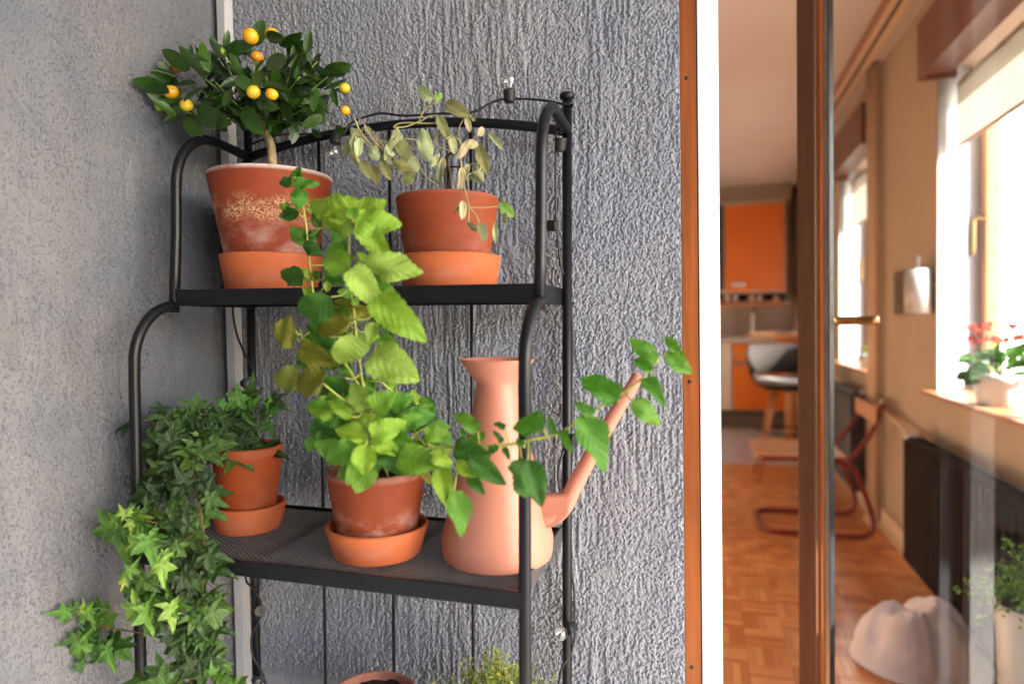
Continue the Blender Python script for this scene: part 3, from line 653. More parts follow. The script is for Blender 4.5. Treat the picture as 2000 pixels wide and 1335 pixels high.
# ---- lemon balm
bx0 = S(POT4[0], POT4[1], POT4[2] - 0.02)
balm = thing('lemon_balm', 'tall bright green lemon balm with a sprig trailing across the watering can', 'plant', bx0)
def zc(o, sc): return lambda u, v: (o[0] + u / sc, o[1] + v / sc)
z4 = zc((480, 320), 3.3375); z5 = zc((500, 680), 3.035); z7 = zc((820, 640), 2.7815); z2 = zc((640, 140), 3.708)
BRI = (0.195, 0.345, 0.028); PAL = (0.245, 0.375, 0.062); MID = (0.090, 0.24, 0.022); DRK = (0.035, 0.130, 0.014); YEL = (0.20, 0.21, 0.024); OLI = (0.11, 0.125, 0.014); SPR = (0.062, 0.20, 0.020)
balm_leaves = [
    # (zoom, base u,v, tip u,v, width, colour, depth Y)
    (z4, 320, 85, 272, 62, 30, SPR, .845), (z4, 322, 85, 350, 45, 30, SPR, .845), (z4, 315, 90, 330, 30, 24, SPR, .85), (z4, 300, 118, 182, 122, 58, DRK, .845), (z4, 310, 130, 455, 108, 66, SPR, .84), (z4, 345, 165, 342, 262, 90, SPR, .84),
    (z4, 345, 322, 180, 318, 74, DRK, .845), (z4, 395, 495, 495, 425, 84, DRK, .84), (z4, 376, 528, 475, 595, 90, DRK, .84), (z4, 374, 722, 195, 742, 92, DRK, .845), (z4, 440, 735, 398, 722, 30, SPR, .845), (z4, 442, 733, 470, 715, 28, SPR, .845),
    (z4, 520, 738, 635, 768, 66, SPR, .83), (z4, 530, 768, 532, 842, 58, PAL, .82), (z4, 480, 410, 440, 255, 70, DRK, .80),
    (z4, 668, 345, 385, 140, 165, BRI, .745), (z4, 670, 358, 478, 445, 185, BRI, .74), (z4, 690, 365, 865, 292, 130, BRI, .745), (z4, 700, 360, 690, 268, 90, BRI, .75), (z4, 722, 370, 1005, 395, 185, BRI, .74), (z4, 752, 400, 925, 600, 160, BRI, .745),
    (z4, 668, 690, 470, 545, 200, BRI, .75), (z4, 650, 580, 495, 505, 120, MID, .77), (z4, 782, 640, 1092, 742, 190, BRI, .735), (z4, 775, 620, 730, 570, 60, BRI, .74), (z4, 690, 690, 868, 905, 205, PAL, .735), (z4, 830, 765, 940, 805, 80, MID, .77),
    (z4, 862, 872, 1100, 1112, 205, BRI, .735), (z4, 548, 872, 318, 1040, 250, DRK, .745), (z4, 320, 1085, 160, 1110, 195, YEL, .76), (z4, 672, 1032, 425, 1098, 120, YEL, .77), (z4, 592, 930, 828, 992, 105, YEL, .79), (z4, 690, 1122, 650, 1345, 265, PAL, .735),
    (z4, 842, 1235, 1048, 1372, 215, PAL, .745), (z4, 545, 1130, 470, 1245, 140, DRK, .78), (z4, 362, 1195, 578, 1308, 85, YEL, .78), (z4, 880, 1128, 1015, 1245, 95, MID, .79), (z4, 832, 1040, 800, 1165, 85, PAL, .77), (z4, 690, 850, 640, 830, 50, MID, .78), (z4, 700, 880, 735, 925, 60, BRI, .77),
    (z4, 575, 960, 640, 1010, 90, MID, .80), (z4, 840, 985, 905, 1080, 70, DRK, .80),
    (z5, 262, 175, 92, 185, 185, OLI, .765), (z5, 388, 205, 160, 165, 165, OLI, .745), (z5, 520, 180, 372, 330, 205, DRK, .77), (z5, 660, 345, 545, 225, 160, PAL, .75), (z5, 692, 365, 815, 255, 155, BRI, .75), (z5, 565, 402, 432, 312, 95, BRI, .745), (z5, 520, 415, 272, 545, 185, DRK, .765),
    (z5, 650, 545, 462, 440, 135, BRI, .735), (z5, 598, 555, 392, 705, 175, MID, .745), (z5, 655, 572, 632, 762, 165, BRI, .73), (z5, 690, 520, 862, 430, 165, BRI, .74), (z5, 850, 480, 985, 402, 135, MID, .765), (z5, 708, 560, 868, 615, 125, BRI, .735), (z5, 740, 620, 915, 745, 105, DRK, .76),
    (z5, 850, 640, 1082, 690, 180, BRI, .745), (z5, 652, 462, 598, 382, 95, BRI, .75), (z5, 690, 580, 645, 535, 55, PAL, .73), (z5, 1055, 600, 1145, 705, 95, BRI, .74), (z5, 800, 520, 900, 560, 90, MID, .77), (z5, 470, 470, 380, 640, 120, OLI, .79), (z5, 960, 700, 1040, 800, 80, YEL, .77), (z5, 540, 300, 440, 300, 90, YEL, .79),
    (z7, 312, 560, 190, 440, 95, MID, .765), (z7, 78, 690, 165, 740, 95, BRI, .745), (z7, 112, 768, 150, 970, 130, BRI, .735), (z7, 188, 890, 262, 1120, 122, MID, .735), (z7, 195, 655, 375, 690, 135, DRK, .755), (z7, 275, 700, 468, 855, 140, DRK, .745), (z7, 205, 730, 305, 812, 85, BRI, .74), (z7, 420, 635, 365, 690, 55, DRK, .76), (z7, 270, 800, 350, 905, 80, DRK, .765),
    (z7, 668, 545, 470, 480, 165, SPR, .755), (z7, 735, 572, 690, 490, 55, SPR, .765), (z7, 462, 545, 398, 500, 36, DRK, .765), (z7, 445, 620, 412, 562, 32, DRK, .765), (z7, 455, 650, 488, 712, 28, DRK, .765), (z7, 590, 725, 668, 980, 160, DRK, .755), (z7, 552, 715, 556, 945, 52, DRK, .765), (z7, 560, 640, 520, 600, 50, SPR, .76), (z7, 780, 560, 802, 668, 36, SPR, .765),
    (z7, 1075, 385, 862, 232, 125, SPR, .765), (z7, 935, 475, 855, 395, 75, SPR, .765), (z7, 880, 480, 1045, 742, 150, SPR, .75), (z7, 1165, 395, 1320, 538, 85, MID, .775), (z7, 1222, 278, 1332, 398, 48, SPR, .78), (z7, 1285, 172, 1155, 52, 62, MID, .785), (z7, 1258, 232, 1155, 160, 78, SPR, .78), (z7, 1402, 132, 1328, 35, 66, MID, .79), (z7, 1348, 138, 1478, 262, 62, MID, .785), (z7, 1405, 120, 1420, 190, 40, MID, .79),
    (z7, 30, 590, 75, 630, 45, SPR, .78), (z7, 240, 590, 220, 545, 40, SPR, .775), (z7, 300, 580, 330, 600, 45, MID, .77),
]
stems = [
    [S(POT4[0], POT4[1], POT4[2] - .02), U(735, 860, 'Y', .86), U(712, 770, 'Y', .815), U(700, 690, 'Y', .80), U(690, 600, 'Y', .79), U(682, 520, 'Y', .775), U(682, 425, 'Y', .765)],
    [U(712, 770, 'Y', .82), U(660, 690, 'Y', .82), U(622, 640, 'Y', .835), U(611, 570, 'Y', .85), U(603, 500, 'Y', .85), U(595, 420, 'Y', .85), U(578, 350, 'Y', .85)],
    [S(POT4[0] + .02, POT4[1], POT4[2] - .02), U(740, 880, 'Y', .83), U(722, 840, 'Y', .78), U(712, 800, 'Y', .765)],
    [S(POT4[0] - .02, POT4[1], POT4[2] - .02), U(690, 880, 'Y', .85), U(640, 790, 'Y', .80), U(605, 720, 'Y', .79), U(585, 640, 'Y', .79)],
    [S(POT4[0] + .03, POT4[1], POT4[2] - .02), U(820, 880, 'Y', .80), U(880, 874, 'Y', .77), U(945, 871, 'Y', .77), U(993, 868, 'Y', .77), U(1038, 858, 'Y', .77), U(1090, 845, 'Y', .775), U(1130, 820, 'Y', .775), U(1208, 773, 'Y', .78), U(1255, 737, 'Y', .785), U(1288, 698, 'Y', .79), U(1312, 682, 'Y', .79)],
    [S(POT4[0] + .02, POT4[1] + .02, POT4[2] - .02), U(800, 860, 'Y', .87), U(833, 818, 'Y', .87), U(790, 780, 'Y', .86), U(745, 745, 'Y', .83), U(720, 700, 'Y', .80)],
]
SV, SF = [], []
pts_all = []
for k, st in enumerate(stems):
    sp = smooth_path(st, 8); pts_all += sp
    tube_data(sp, lambda s: 0.0024 - 0.0013 * s, 7, SV, SF)
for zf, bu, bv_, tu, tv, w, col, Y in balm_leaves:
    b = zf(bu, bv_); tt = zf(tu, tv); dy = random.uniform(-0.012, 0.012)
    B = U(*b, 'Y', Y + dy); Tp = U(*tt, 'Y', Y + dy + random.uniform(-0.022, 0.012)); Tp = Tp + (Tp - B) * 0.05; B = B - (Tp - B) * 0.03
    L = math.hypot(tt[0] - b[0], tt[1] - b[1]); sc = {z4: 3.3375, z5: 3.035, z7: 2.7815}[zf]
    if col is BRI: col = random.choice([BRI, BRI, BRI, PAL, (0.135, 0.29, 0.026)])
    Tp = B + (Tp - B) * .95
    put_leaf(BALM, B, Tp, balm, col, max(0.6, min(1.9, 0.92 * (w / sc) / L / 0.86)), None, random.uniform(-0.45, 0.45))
    nr = min(pts_all, key=lambda q: (q - B).length)
    if 0.004 < (nr - B).length < 0.16:
        midp = (nr + B) / 2 + Vector((0, 0, -0.004)); tube_data(smooth_path([nr, midp, B], 4), 0.0011, 5, SV, SF)
rg = random.Random(77)
for k in range(70):      # smaller leaves deeper in the clump
    st_ = smooth_path(rg.choice(stems[:4] + stems[5:]), 8); q = st_[rg.randrange(6, len(st_))]
    a = rg.uniform(0, 6.28); L = rg.uniform(.014, .034); b = q + CR * math.cos(a) * rg.uniform(.004, .02) + CU * math.sin(a) * .012 + CF * rg.uniform(-.004, .016)
    d = (CR * math.cos(a) + CU * (math.sin(a) * .8 - .15) - CF * rg.uniform(-.3, .5)).normalized()
    put_leaf(BALM, b, b + d * L, balm, rg.choice([DRK, MID, SPR, MID, BRI]), rg.uniform(.85, 1.1), None, rg.uniform(-.6, .6)); tube_data([q, b], .0009, 5, SV, SF)
for k in range(34):      # bushy mound over the pot rim
    a = rg.uniform(0, 6.28); rr = rg.uniform(.25, 1) ** .6; px, py = 728 + 118 * rr * math.cos(a), 846 + 66 * rr * math.sin(a); Y = rg.uniform(.755, .80)
    b = U(px, py, 'Y', Y); ao = math.atan2(-(py - 830), px - 728) + rg.gauss(0, .6); L = rg.uniform(.026, .042)
    put_leaf(BALM, b, b + (CR * math.cos(ao) + CU * math.sin(ao) * .8 - CF * rg.uniform(-.2, .5)).normalized() * L, balm, rg.choice([MID, BRI, DRK, (0.135, 0.29, 0.026), SPR]), rg.uniform(.85, 1.1), None, rg.uniform(-.5, .5))
    nr = min(pts_all, key=lambda q: (q - b).length); tube_data([nr, (nr + b) / 2 + Vector((0, 0, -.004)), b], .0009, 5, SV, SF)
obj('stems', SV, SF, 'balm_stem', balm)

# ---- wilted sage
sage = thing('sage_plant', 'wilted grey-green sage with curling dry stems in the right-hand top pot', 'plant', S(POT2[0], POT2[1], POT2[2] - .02))
sage['label'] = 'wilted grey-green sage plant with curling pale stems above the smooth reddish pot'
sy0 = S(POT2[0], POT2[1], 1.3).y
def sg(pts, Y0, Y1): return smooth_path([U(*z2(u, v), 'Y', Y0 + (Y1 - Y0) * i / max(1, len(pts) - 1)) for i, (u, v) in enumerate(pts)], 7)
SV, SF = [], []; DV, DF = [], []; TV, TF = [], []
for pts, y0, y1, r in [([(870, 850), (868, 740), (860, 640), (872, 560), (880, 480)], sy0, sy0 - .01, .0022), ([(893, 850), (885, 740), (868, 660), (880, 600), (930, 590)], sy0, sy0 - .02, .0022), ([(855, 850), (850, 700), (845, 620)], sy0 + .01, sy0 + .01, .0018), ([(880, 690), (950, 690), (1010, 700)], sy0, sy0 - .02, .0015)]:
    tube_data(sg(pts, y0, y1), r, 7, TV, TF)
for pts, y0, y1, r in [([(660, 380), (672, 330), (710, 265), (760, 228), (795, 190)], sy0 - .03, sy0 - .05, .0019), ([(930, 590), (965, 560), (955, 500), (890, 470), (860, 490)], sy0 - .02, sy0 - .04, .0017), ([(930, 590), (860, 565), (790, 530), (775, 480), (810, 450), (840, 460)], sy0 - .02, sy0 - .05, .0017),
                       ([(800, 830), (720, 770), (665, 700), (610, 640), (540, 590), (460, 560), (380, 550), (310, 520), (240, 440), (195, 340)], sy0 - .01, sy0 - .07, .0019), ([(545, 500), (500, 420), (480, 400), (520, 375), (600, 370), (700, 375), (795, 372)], sy0 - .05, sy0 - .04, .0018), ([(490, 405), (560, 400), (630, 375), (660, 360)], sy0 - .05, sy0 - .04, .0016),
                       ([(915, 600), (980, 555), (1040, 500), (1080, 450), (1105, 420)], sy0 - .02, sy0 - .04, .0020), ([(955, 600), (968, 680), (978, 790), (1005, 900), (1022, 980), (1020, 1095)], sy0 - .03, sy0 - .115, .0016), ([(970, 690), (1050, 668), (1105, 680), (1095, 715), (1020, 745), (1010, 780)], sy0 - .03, sy0 - .06, .0015),
                       ([(1025, 980), (1110, 985), (1235, 975)], sy0 - .115, sy0 - .105, .0012), ([(1030, 985), (1075, 1040), (1100, 1095)], sy0 - .115, sy0 - .115, .0011), ([(955, 520), (950, 420), (985, 345), (1040, 320)], sy0 - .02, sy0 - .03, .0012), ([(790, 318), (740, 320), (690, 350), (662, 372)], sy0 - .04, sy0 - .04, .0014), ([(1140, 440), (1180, 440), (1230, 490)], sy0 - .04, sy0 - .05, .0013), ([(690, 600), (640, 500), (560, 485)], sy0 - .03, sy0 - .05, .0014), ([(700, 600), (650, 560), (590, 545), (520, 560)], sy0 - .03, sy0 - .05, .0012)]:
    tube_data(sg(pts, y0, y1), r * .68, 7, SV, SF)
rg = random.Random(5)
for k in range(15):
    u0, v0 = rg.uniform(430, 560), rg.uniform(540, 690); u1, v1 = rg.uniform(200, 400), rg.uniform(330, 500)
    pts = [(u0, v0), (u0 * .65 + u1 * .35 + rg.uniform(-20, 20), v0 * .7 + v1 * .3 + rg.uniform(-35, 25)), (u0 * .3 + u1 * .7 + rg.uniform(-25, 25), v0 * .35 + v1 * .65 + rg.uniform(-30, 30)), (u1, v1), (u1 + rg.uniform(-25, 15), v1 + rg.uniform(-30, 60))]
    tube_data(sg(pts, sy0 - .05, sy0 - .05 + rg.uniform(-.03, .02)), rg.uniform(.0006, .0011), 5, DV, DF)
for k in range(8):
    u0, v0 = rg.uniform(380, 470), rg.uniform(590, 640)
    tube_data(sg([(u0, v0), (u0 + 50, v0 + 40 + rg.uniform(-10, 20)), (u0 + 130, v0 + 60 + rg.uniform(-10, 40))], sy0 - .05, sy0 - .03), 0.0008, 5, DV, DF)
obj('green_stems', SV, SF, 'sage_stem', sage); obj('dry_stems', DV, DF, 'dry_stem', sage); obj('woody_twigs', TV, TF, 'twig_dark', sage)
SG = (0.38, 0.45, 0.25); SO_ = (0.21, 0.22, 0.095); SBg = (0.48, 0.44, 0.29); SD = (0.13, 0.15, 0.08); SGr = (0.22, 0.38, 0.09); SGy = (0.33, 0.37, 0.22)
for bu, bv_, tu, tv, w, col, dy in [
    (775, 192, 632, 122, 105, SG, -.05), (782, 218, 822, 152, 55, SGr, -.05), (855, 225, 1000, 305, 90, SO_, -.04), (795, 315, 876, 482, 85, SO_, -.045), (680, 410, 722, 632, 100, SG, -.06), (495, 462, 585, 630, 105, SO_, -.06), (1098, 530, 1142, 720, 92, SO_, -.03), (1165, 445, 1262, 540, 48, SGy, -.05), (1085, 460, 1140, 408, 62, SBg, -.045), (1005, 330, 1030, 430, 50, SBg, -.03), (1040, 320, 1065, 360, 35, SO_, -.03), (972, 685, 962, 890, 72, SBg, -.055), (835, 615, 812, 752, 72, SBg, -.03),
    (192, 455, 118, 622, 70, SD, -.065), (232, 478, 218, 596, 62, SG, -.075), (248, 650, 302, 750, 66, SO_, -.07), (392, 645, 442, 762, 62, SO_, -.065), (592, 722, 580, 805, 70, SO_, -.05), (600, 605, 652, 725, 78, SGy, -.05), (1015, 745, 1095, 785, 42, SD, -.05), (955, 950, 925, 1030, 26, SD, -.105), (978, 935, 982, 1050, 52, SBg, -.12), (1008, 1088, 1078, 1165, 40, SD, -.118), (1090, 1090, 1155, 1222, 92, SD, -.12), (1248, 945, 1336, 1046, 85, SGr, -.105), (1292, 1018, 1268, 1105, 50, SO_, -.11), (1222, 1080, 1204, 1235, 28, SG, -.10), (300, 540, 350, 630, 56, SGy, -.07), (530, 640, 525, 728, 56, SBg, -.05), (210, 590, 240, 670, 50, SBg, -.07), (360, 540, 300, 625, 58, SGy, -.065), (265, 400, 310, 440, 40, SO_, -.06), (190, 470, 170, 560, 40, SGy, -.07), (740, 620, 790, 660, 40, (0.14, 0.08, 0.04), -.03), (410, 600, 440, 650, 45, SGy, -.06)]:
    b = z2(bu, bv_); tt = z2(tu, tv); B = U(*b, 'Y', sy0 + dy); Tp = U(*tt, 'Y', sy0 + dy + random.uniform(-.012, .008)); L = math.hypot(tt[0] - b[0], tt[1] - b[1])
    put_leaf(SAGE, B, Tp, sage, col, max(0.5, min(2.2, 0.88 * w / 3.708 / L / 0.44)), None, random.uniform(-0.5, 0.5))

rg = random.Random(41)
for k in range(22):      # more of the limp foliage on the dry side and round the twigs
    u, v = (rg.uniform(150, 620), rg.uniform(400, 690)) if k < 15 else (rg.uniform(760, 1080), rg.uniform(470, 700))
    b = U(*z2(u, v), 'Y', sy0 - rg.uniform(.03, .07)); a = rg.gauss(-1.5, .6); L = rg.uniform(.018, .034)
    put_leaf(SAGE, b, b + (CR * math.cos(a) + CU * math.sin(a)) * L, sage, rg.choice([SG, SGy, SBg, SO_, SGy]), rg.uniform(.7, 1.3), None, rg.uniform(-.8, .8))
# ---- citrus tree
cy0 = S(POT1[0], POT1[1], 1.4).y
cit = thing('citrus_tree', 'small calamondin citrus tree with glossy leaves and orange fruit above the limescaled pot', 'tree', S(POT1[0], POT1[1], POT1[2] - .02))
trunk = smooth_path([S(POT1[0] + .005, POT1[1], POT1[2] - .02), U(531, 300, 'Y', cy0), U(527, 278, 'Y', cy0), U(520, 262, 'Y', cy0), U(514, 245, 'Y', cy0), U(512, 225, 'Y', cy0)], 6)
tube('trunk', trunk, lambda s: .0078 - .0018 * s, 'bark', cit, False, 12)
CC = U(486, 165, 'Y', cy0 - .01)
def cp(px, py, dy=0.0): return offwall(U(px, py, 'Y', cy0 + dy))
BV, BF = [], []
rg = random.Random(21); tips = []
root = trunk[-1]
mains = [(330, 175, -.03), (350, 150, .0), (365, 190, -.04), (395, 150, -.05), (440, 130, .05), (420, 185, .02), (620, 120, .03), (620, 180, .05), (660, 170, .02), (500, 120, -.06), (570, 130, -.04), (375, 120, .03), (430, 100, -.04), (490, 85, .03), (540, 95, -.05), (595, 95, .02), (640, 150, -.03), (655, 200, .0), (440, 200, -.06), (600, 210, -.06), (390, 210, .03), (520, 150, -.09), (560, 170, .06), (470, 150, .08), (350, 215, -.05), (640, 235, -.03), (545, 225, -.05), (585, 150, -.08), (420, 160, -.08)]
cpts = []
for mx_, my_, dy in mains:
    e = cp(mx_, my_, dy); m1 = root.lerp(e, .45) + Vector((rg.uniform(-.01, .01), rg.uniform(-.01, .01), -.012))
    p = smooth_path([root, m1, e], 6); tube_data(p, lambda s: .0030 - .0019 * s, 6, BV, BF); cpts += p[4:]
obj('branches', BV, BF, 'green_stem', cit)
CG = [(0.012, 0.038, 0.007), (0.017, 0.053, 0.007), (0.028, 0.077, 0.009), (0.011, 0.032, 0.010), (0.022, 0.062, 0.007)]
def crown_in(px, py):
    # rough outline of the crown in the picture
    return ((px - 478) / 203) ** 2 + ((py - 160) / 100) ** 2
nl = 0; tries = 0
while nl < 260 and tries < 4000:
    tries += 1
    b0 = rg.choice(cpts); b = b0 + Vector((rg.gauss(0, .012), rg.gauss(0, .02), rg.gauss(0, .012)))
    out = (b - CC); out.z *= 1.2
    d = out.normalized() * rg.uniform(.2, 1) + Vector((rg.gauss(0, .6), rg.gauss(0, .6), rg.gauss(.12, .6))); d.normalize()
    L = rg.uniform(.034, .062); tp = b + d * L
    if min(b.x, tp.x) < -.888: continue
    q = tp - CAMP; zz = q.dot(CF); px = 1000 + F_PX * q.dot(CR) / zz; py = 667.5 - F_PX * q.dot(CU) / zz
    if crown_in(px, py) > 1.08 or py > 262 or (py > 235 and 400 < px < 470): continue
    fc = (Vector((rg.gauss(0, .5), -.45 + rg.gauss(0, .4), .75 + rg.gauss(0, .3)))).normalized()
    put_leaf(CIT, b, tp, cit, rg.choice(CG), rg.uniform(.85, 1.05), fc, rg.uniform(-.3, .3)); nl += 1
for bx, by, tx, ty, dy, w in [(350, 165, 292, 142, -.02, 1.1), (345, 205, 285, 182, -.04, 1.0), (350, 225, 318, 238, -.03, 1.1), (335, 160, 312, 118, 0, 1), (328, 182, 260, 156, -.03, 1), (372, 137, 320, 97, -.02, 1.2), (376, 128, 368, 86, 0, .7), (425, 100, 413, 68, -.02, .9), (500, 90, 508, 38, .02, 1.3), (440, 95, 445, 62, 0, .9), (598, 105, 606, 58, -.03, 1.1), (545, 90, 590, 66, -.02, 1), (440, 102, 486, 82, -.05, .8), (364, 222, 382, 265, -.04, 1.2), (382, 215, 440, 242, -.05, 1.2), (474, 210, 515, 262, -.06, 1.2), (520, 118, 565, 130, -.09, 1.4), (635, 140, 682, 132, -.03, 1.2), (545, 205, 580, 226, -.07, 1), (500, 200, 545, 212, -.07, 1), (630, 225, 590, 250, -.05, 1), (575, 240, 577, 275, -.04, 1), (610, 255, 628, 268, -.02, 1), (535, 240, 528, 268, -.03, 1), (345, 150, 300, 134, -.03, .7), (360, 215, 308, 198, -.05, 1.1), (650, 170, 655, 205, -.05, .8), (462, 150, 488, 172, -.10, 1.3), (386, 145, 410, 128, -.06, 1.1), (395, 130, 400, 95, -.03, 1.3), (655, 248, 670, 262, -.02, 1.2), (345, 195, 300, 190, -.03, 1.1), (520, 70, 555, 75, -.03, 1.2), (560, 105, 610, 85, -.02, 1.2)]:
    put_leaf(CIT, cp(bx, by, dy), cp(tx, ty, dy - .012), cit, rg.choice(CG[1:3] + CG[4:]), w, None, rg.uniform(-.6, .6))
bm = bmesh.new(); bmesh.ops.create_uvsphere(bm, u_segments=20, v_segments=14, radius=1.0)
for v in bm.verts:
    v.co.z *= 0.9
    if v.co.z > .8: v.co.z -= (v.co.z - .8) * .6
fm = bpy.data.meshes.new('fruit'); bm.to_mesh(fm); bm.free(); fm.materials.append(MATS['fruit_skin']); fm.polygons.foreach_set('use_smooth', [True] * len(fm.polygons))
ORG = (0.64, 0.31, 0.008); YLO = (0.56, 0.37, 0.014); GRN = (0.12, 0.24, 0.015); DOR = (0.60, 0.20, 0.005)
for px, py, r, c, dy in [(489, 71, 17.5, ORG, -.06), (531, 68, 15, ORG, -.02), (334, 180, 16, ORG, -.06), (364, 205, 14, YLO, -.08), (495, 180, 15, YLO, -.10), (531, 184, 13.5, ORG, -.11), (673, 172, 12, YLO, -.05), (674, 216, 11, ORG, -.05), (346, 131, 13, DOR, -.01), (433, 101, 9.5, GRN, -.06), (333, 221, 9, DOR, -.03), (502, 111, 13, DOR, -.04), (310, 208, 10, GRN, -.04)]:
    p = cp(px, py, dy); rr = r / F_PX * (p - CAMP).dot(CF) * 0.90
    o = bpy.data.objects.new('fruit', fm); COL.objects.link(o); o.parent = cit; o.matrix_parent_inverse = THINGM[cit.name].inverted()
    o.matrix_basis = Matrix.LocRotScale(p, Euler((rg.uniform(-.6, .6), rg.uniform(-.6, .6), rg.uniform(0, 6))), Vector((rr, rr, rr))); o.color = (*c, 1)

# ---- ivy
ivy = thing('trailing_ivy', 'dark green trailing ivy with pale young shoots spilling over the shelf edge', 'plant', S(POT3[0], POT3[1], POT3[2] - .015))
ip = S(POT3[0], POT3[1], POT3[2] - .015)
vines = [
    ([ip, U(480, 815, 'Y', .97), U(500, 790, 'Y', .95), U(535, 798, 'Y', .93)], 0),
    ([ip, U(450, 815, 'Y', .95), U(420, 800, 'Y', .92), U(400, 815, 'Y', .90)], 0),
    ([ip, U(430, 830, 'Y', .93), U(370, 810, 'Y', .89), U(320, 820, 'Y', .87), U(300, 860, 'Y', .86), U(300, 930, 'Y', .85)], 0),
    ([ip, U(430, 845, 'Y', .92), U(390, 850, 'Y', .87), U(380, 920, 'Y', .83), U(392, 1000, 'Y', .80), U(400, 1080, 'Y', .785), U(395, 1160, 'Y', .78), U(390, 1250, 'Y', .775), U(415, 1335, 'Y', .77), U(425, 1400, 'Y', .77)], 0),
    ([ip, U(420, 835, 'Y', .92), U(350, 850, 'Y', .86), U(335, 930, 'Y', .83), U(340, 1010, 'Y', .80), U(345, 1100, 'Y', .785), U(350, 1190, 'Y', .78), U(350, 1270, 'Y', .775), U(330, 1350, 'Y', .77)], 0),
    ([ip, U(430, 850, 'Y', .91), U(370, 880, 'Y', .85), U(365, 960, 'Y', .81), U(370, 1050, 'Y', .79), U(372, 1140, 'Y', .78), U(365, 1240, 'Y', .775), U(375, 1330, 'Y', .77)], 0),
    ([U(370, 1120, 'Y', .785), U(320, 1170, 'Y', .77), U(270, 1160, 'Y', .765), U(255, 1130, 'Y', .76)], 1),
    ([U(345, 1010, 'Y', .80), U(300, 1020, 'Y', .775), U(262, 1000, 'Y', .765), U(240, 1010, 'Y', .76)], 1),
    ([U(350, 1270, 'Y', .775), U(300, 1240, 'Y', .775), U(240, 1230, 'Y', .775), U(180, 1215, 'Y', .775), U(150, 1190, 'Y', .775)], 2),
]
SV, SF = [], []
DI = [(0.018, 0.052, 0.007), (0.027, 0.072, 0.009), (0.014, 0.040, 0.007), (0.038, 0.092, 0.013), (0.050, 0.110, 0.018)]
rg = random.Random(33)
nleaf = 0
VP_ = []
for vi, (vp, kind) in enumerate(vines):
    sp = [offwall(q_) for q_ in smooth_path(vp, 10)]; tube_data(sp, lambda s: .0014 - .0006 * s, 6, SV, SF)
    if kind == 0: VP_.append(sp)
for vi, sp in enumerate(VP_):
    n_ = [10, 10, 24, 42, 44, 46][vi]
    for k in range(n_):
        s = (k + rg.random()) / n_ * (len(sp) - 1); i = int(s); q = sp[i].lerp(sp[min(i + 1, len(sp) - 1)], s - i)
        low = min(1, max(0, i / len(sp)))
        offx = rg.gauss(0, .025 if vi > 1 else .014); off = CR * offx + CU * rg.gauss(.0, .014) - CF * rg.uniform(0, .035)
        b = offwall(q + off * .7, .87)
        L = rg.uniform(.030, .049) * (1.14 if low < .45 else .98)
        d = (CR * (offx * 30 + rg.gauss(0, .7)) + CU * (-.75 + rg.gauss(0, .55)) - CF * rg.uniform(-.1, .35)).normalized()
        c = rg.choice(DI if vi != 0 else DI[:3])
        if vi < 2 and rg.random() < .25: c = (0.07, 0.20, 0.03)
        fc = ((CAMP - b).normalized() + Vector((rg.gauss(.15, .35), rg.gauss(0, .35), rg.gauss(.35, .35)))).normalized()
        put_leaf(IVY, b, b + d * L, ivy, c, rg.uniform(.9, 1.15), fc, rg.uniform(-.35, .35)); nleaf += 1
        tube_data([q, q.lerp(b, .5) + Vector((0, 0, .003)), b], .0006, 4, SV, SF)
z6 = zc((60, 740), 2.2444)
IB = (0.100, 0.22, 0.028); IY = (0.155, 0.275, 0.040); IM = (0.065, 0.17, 0.020); ID = (0.030, 0.09, 0.012)
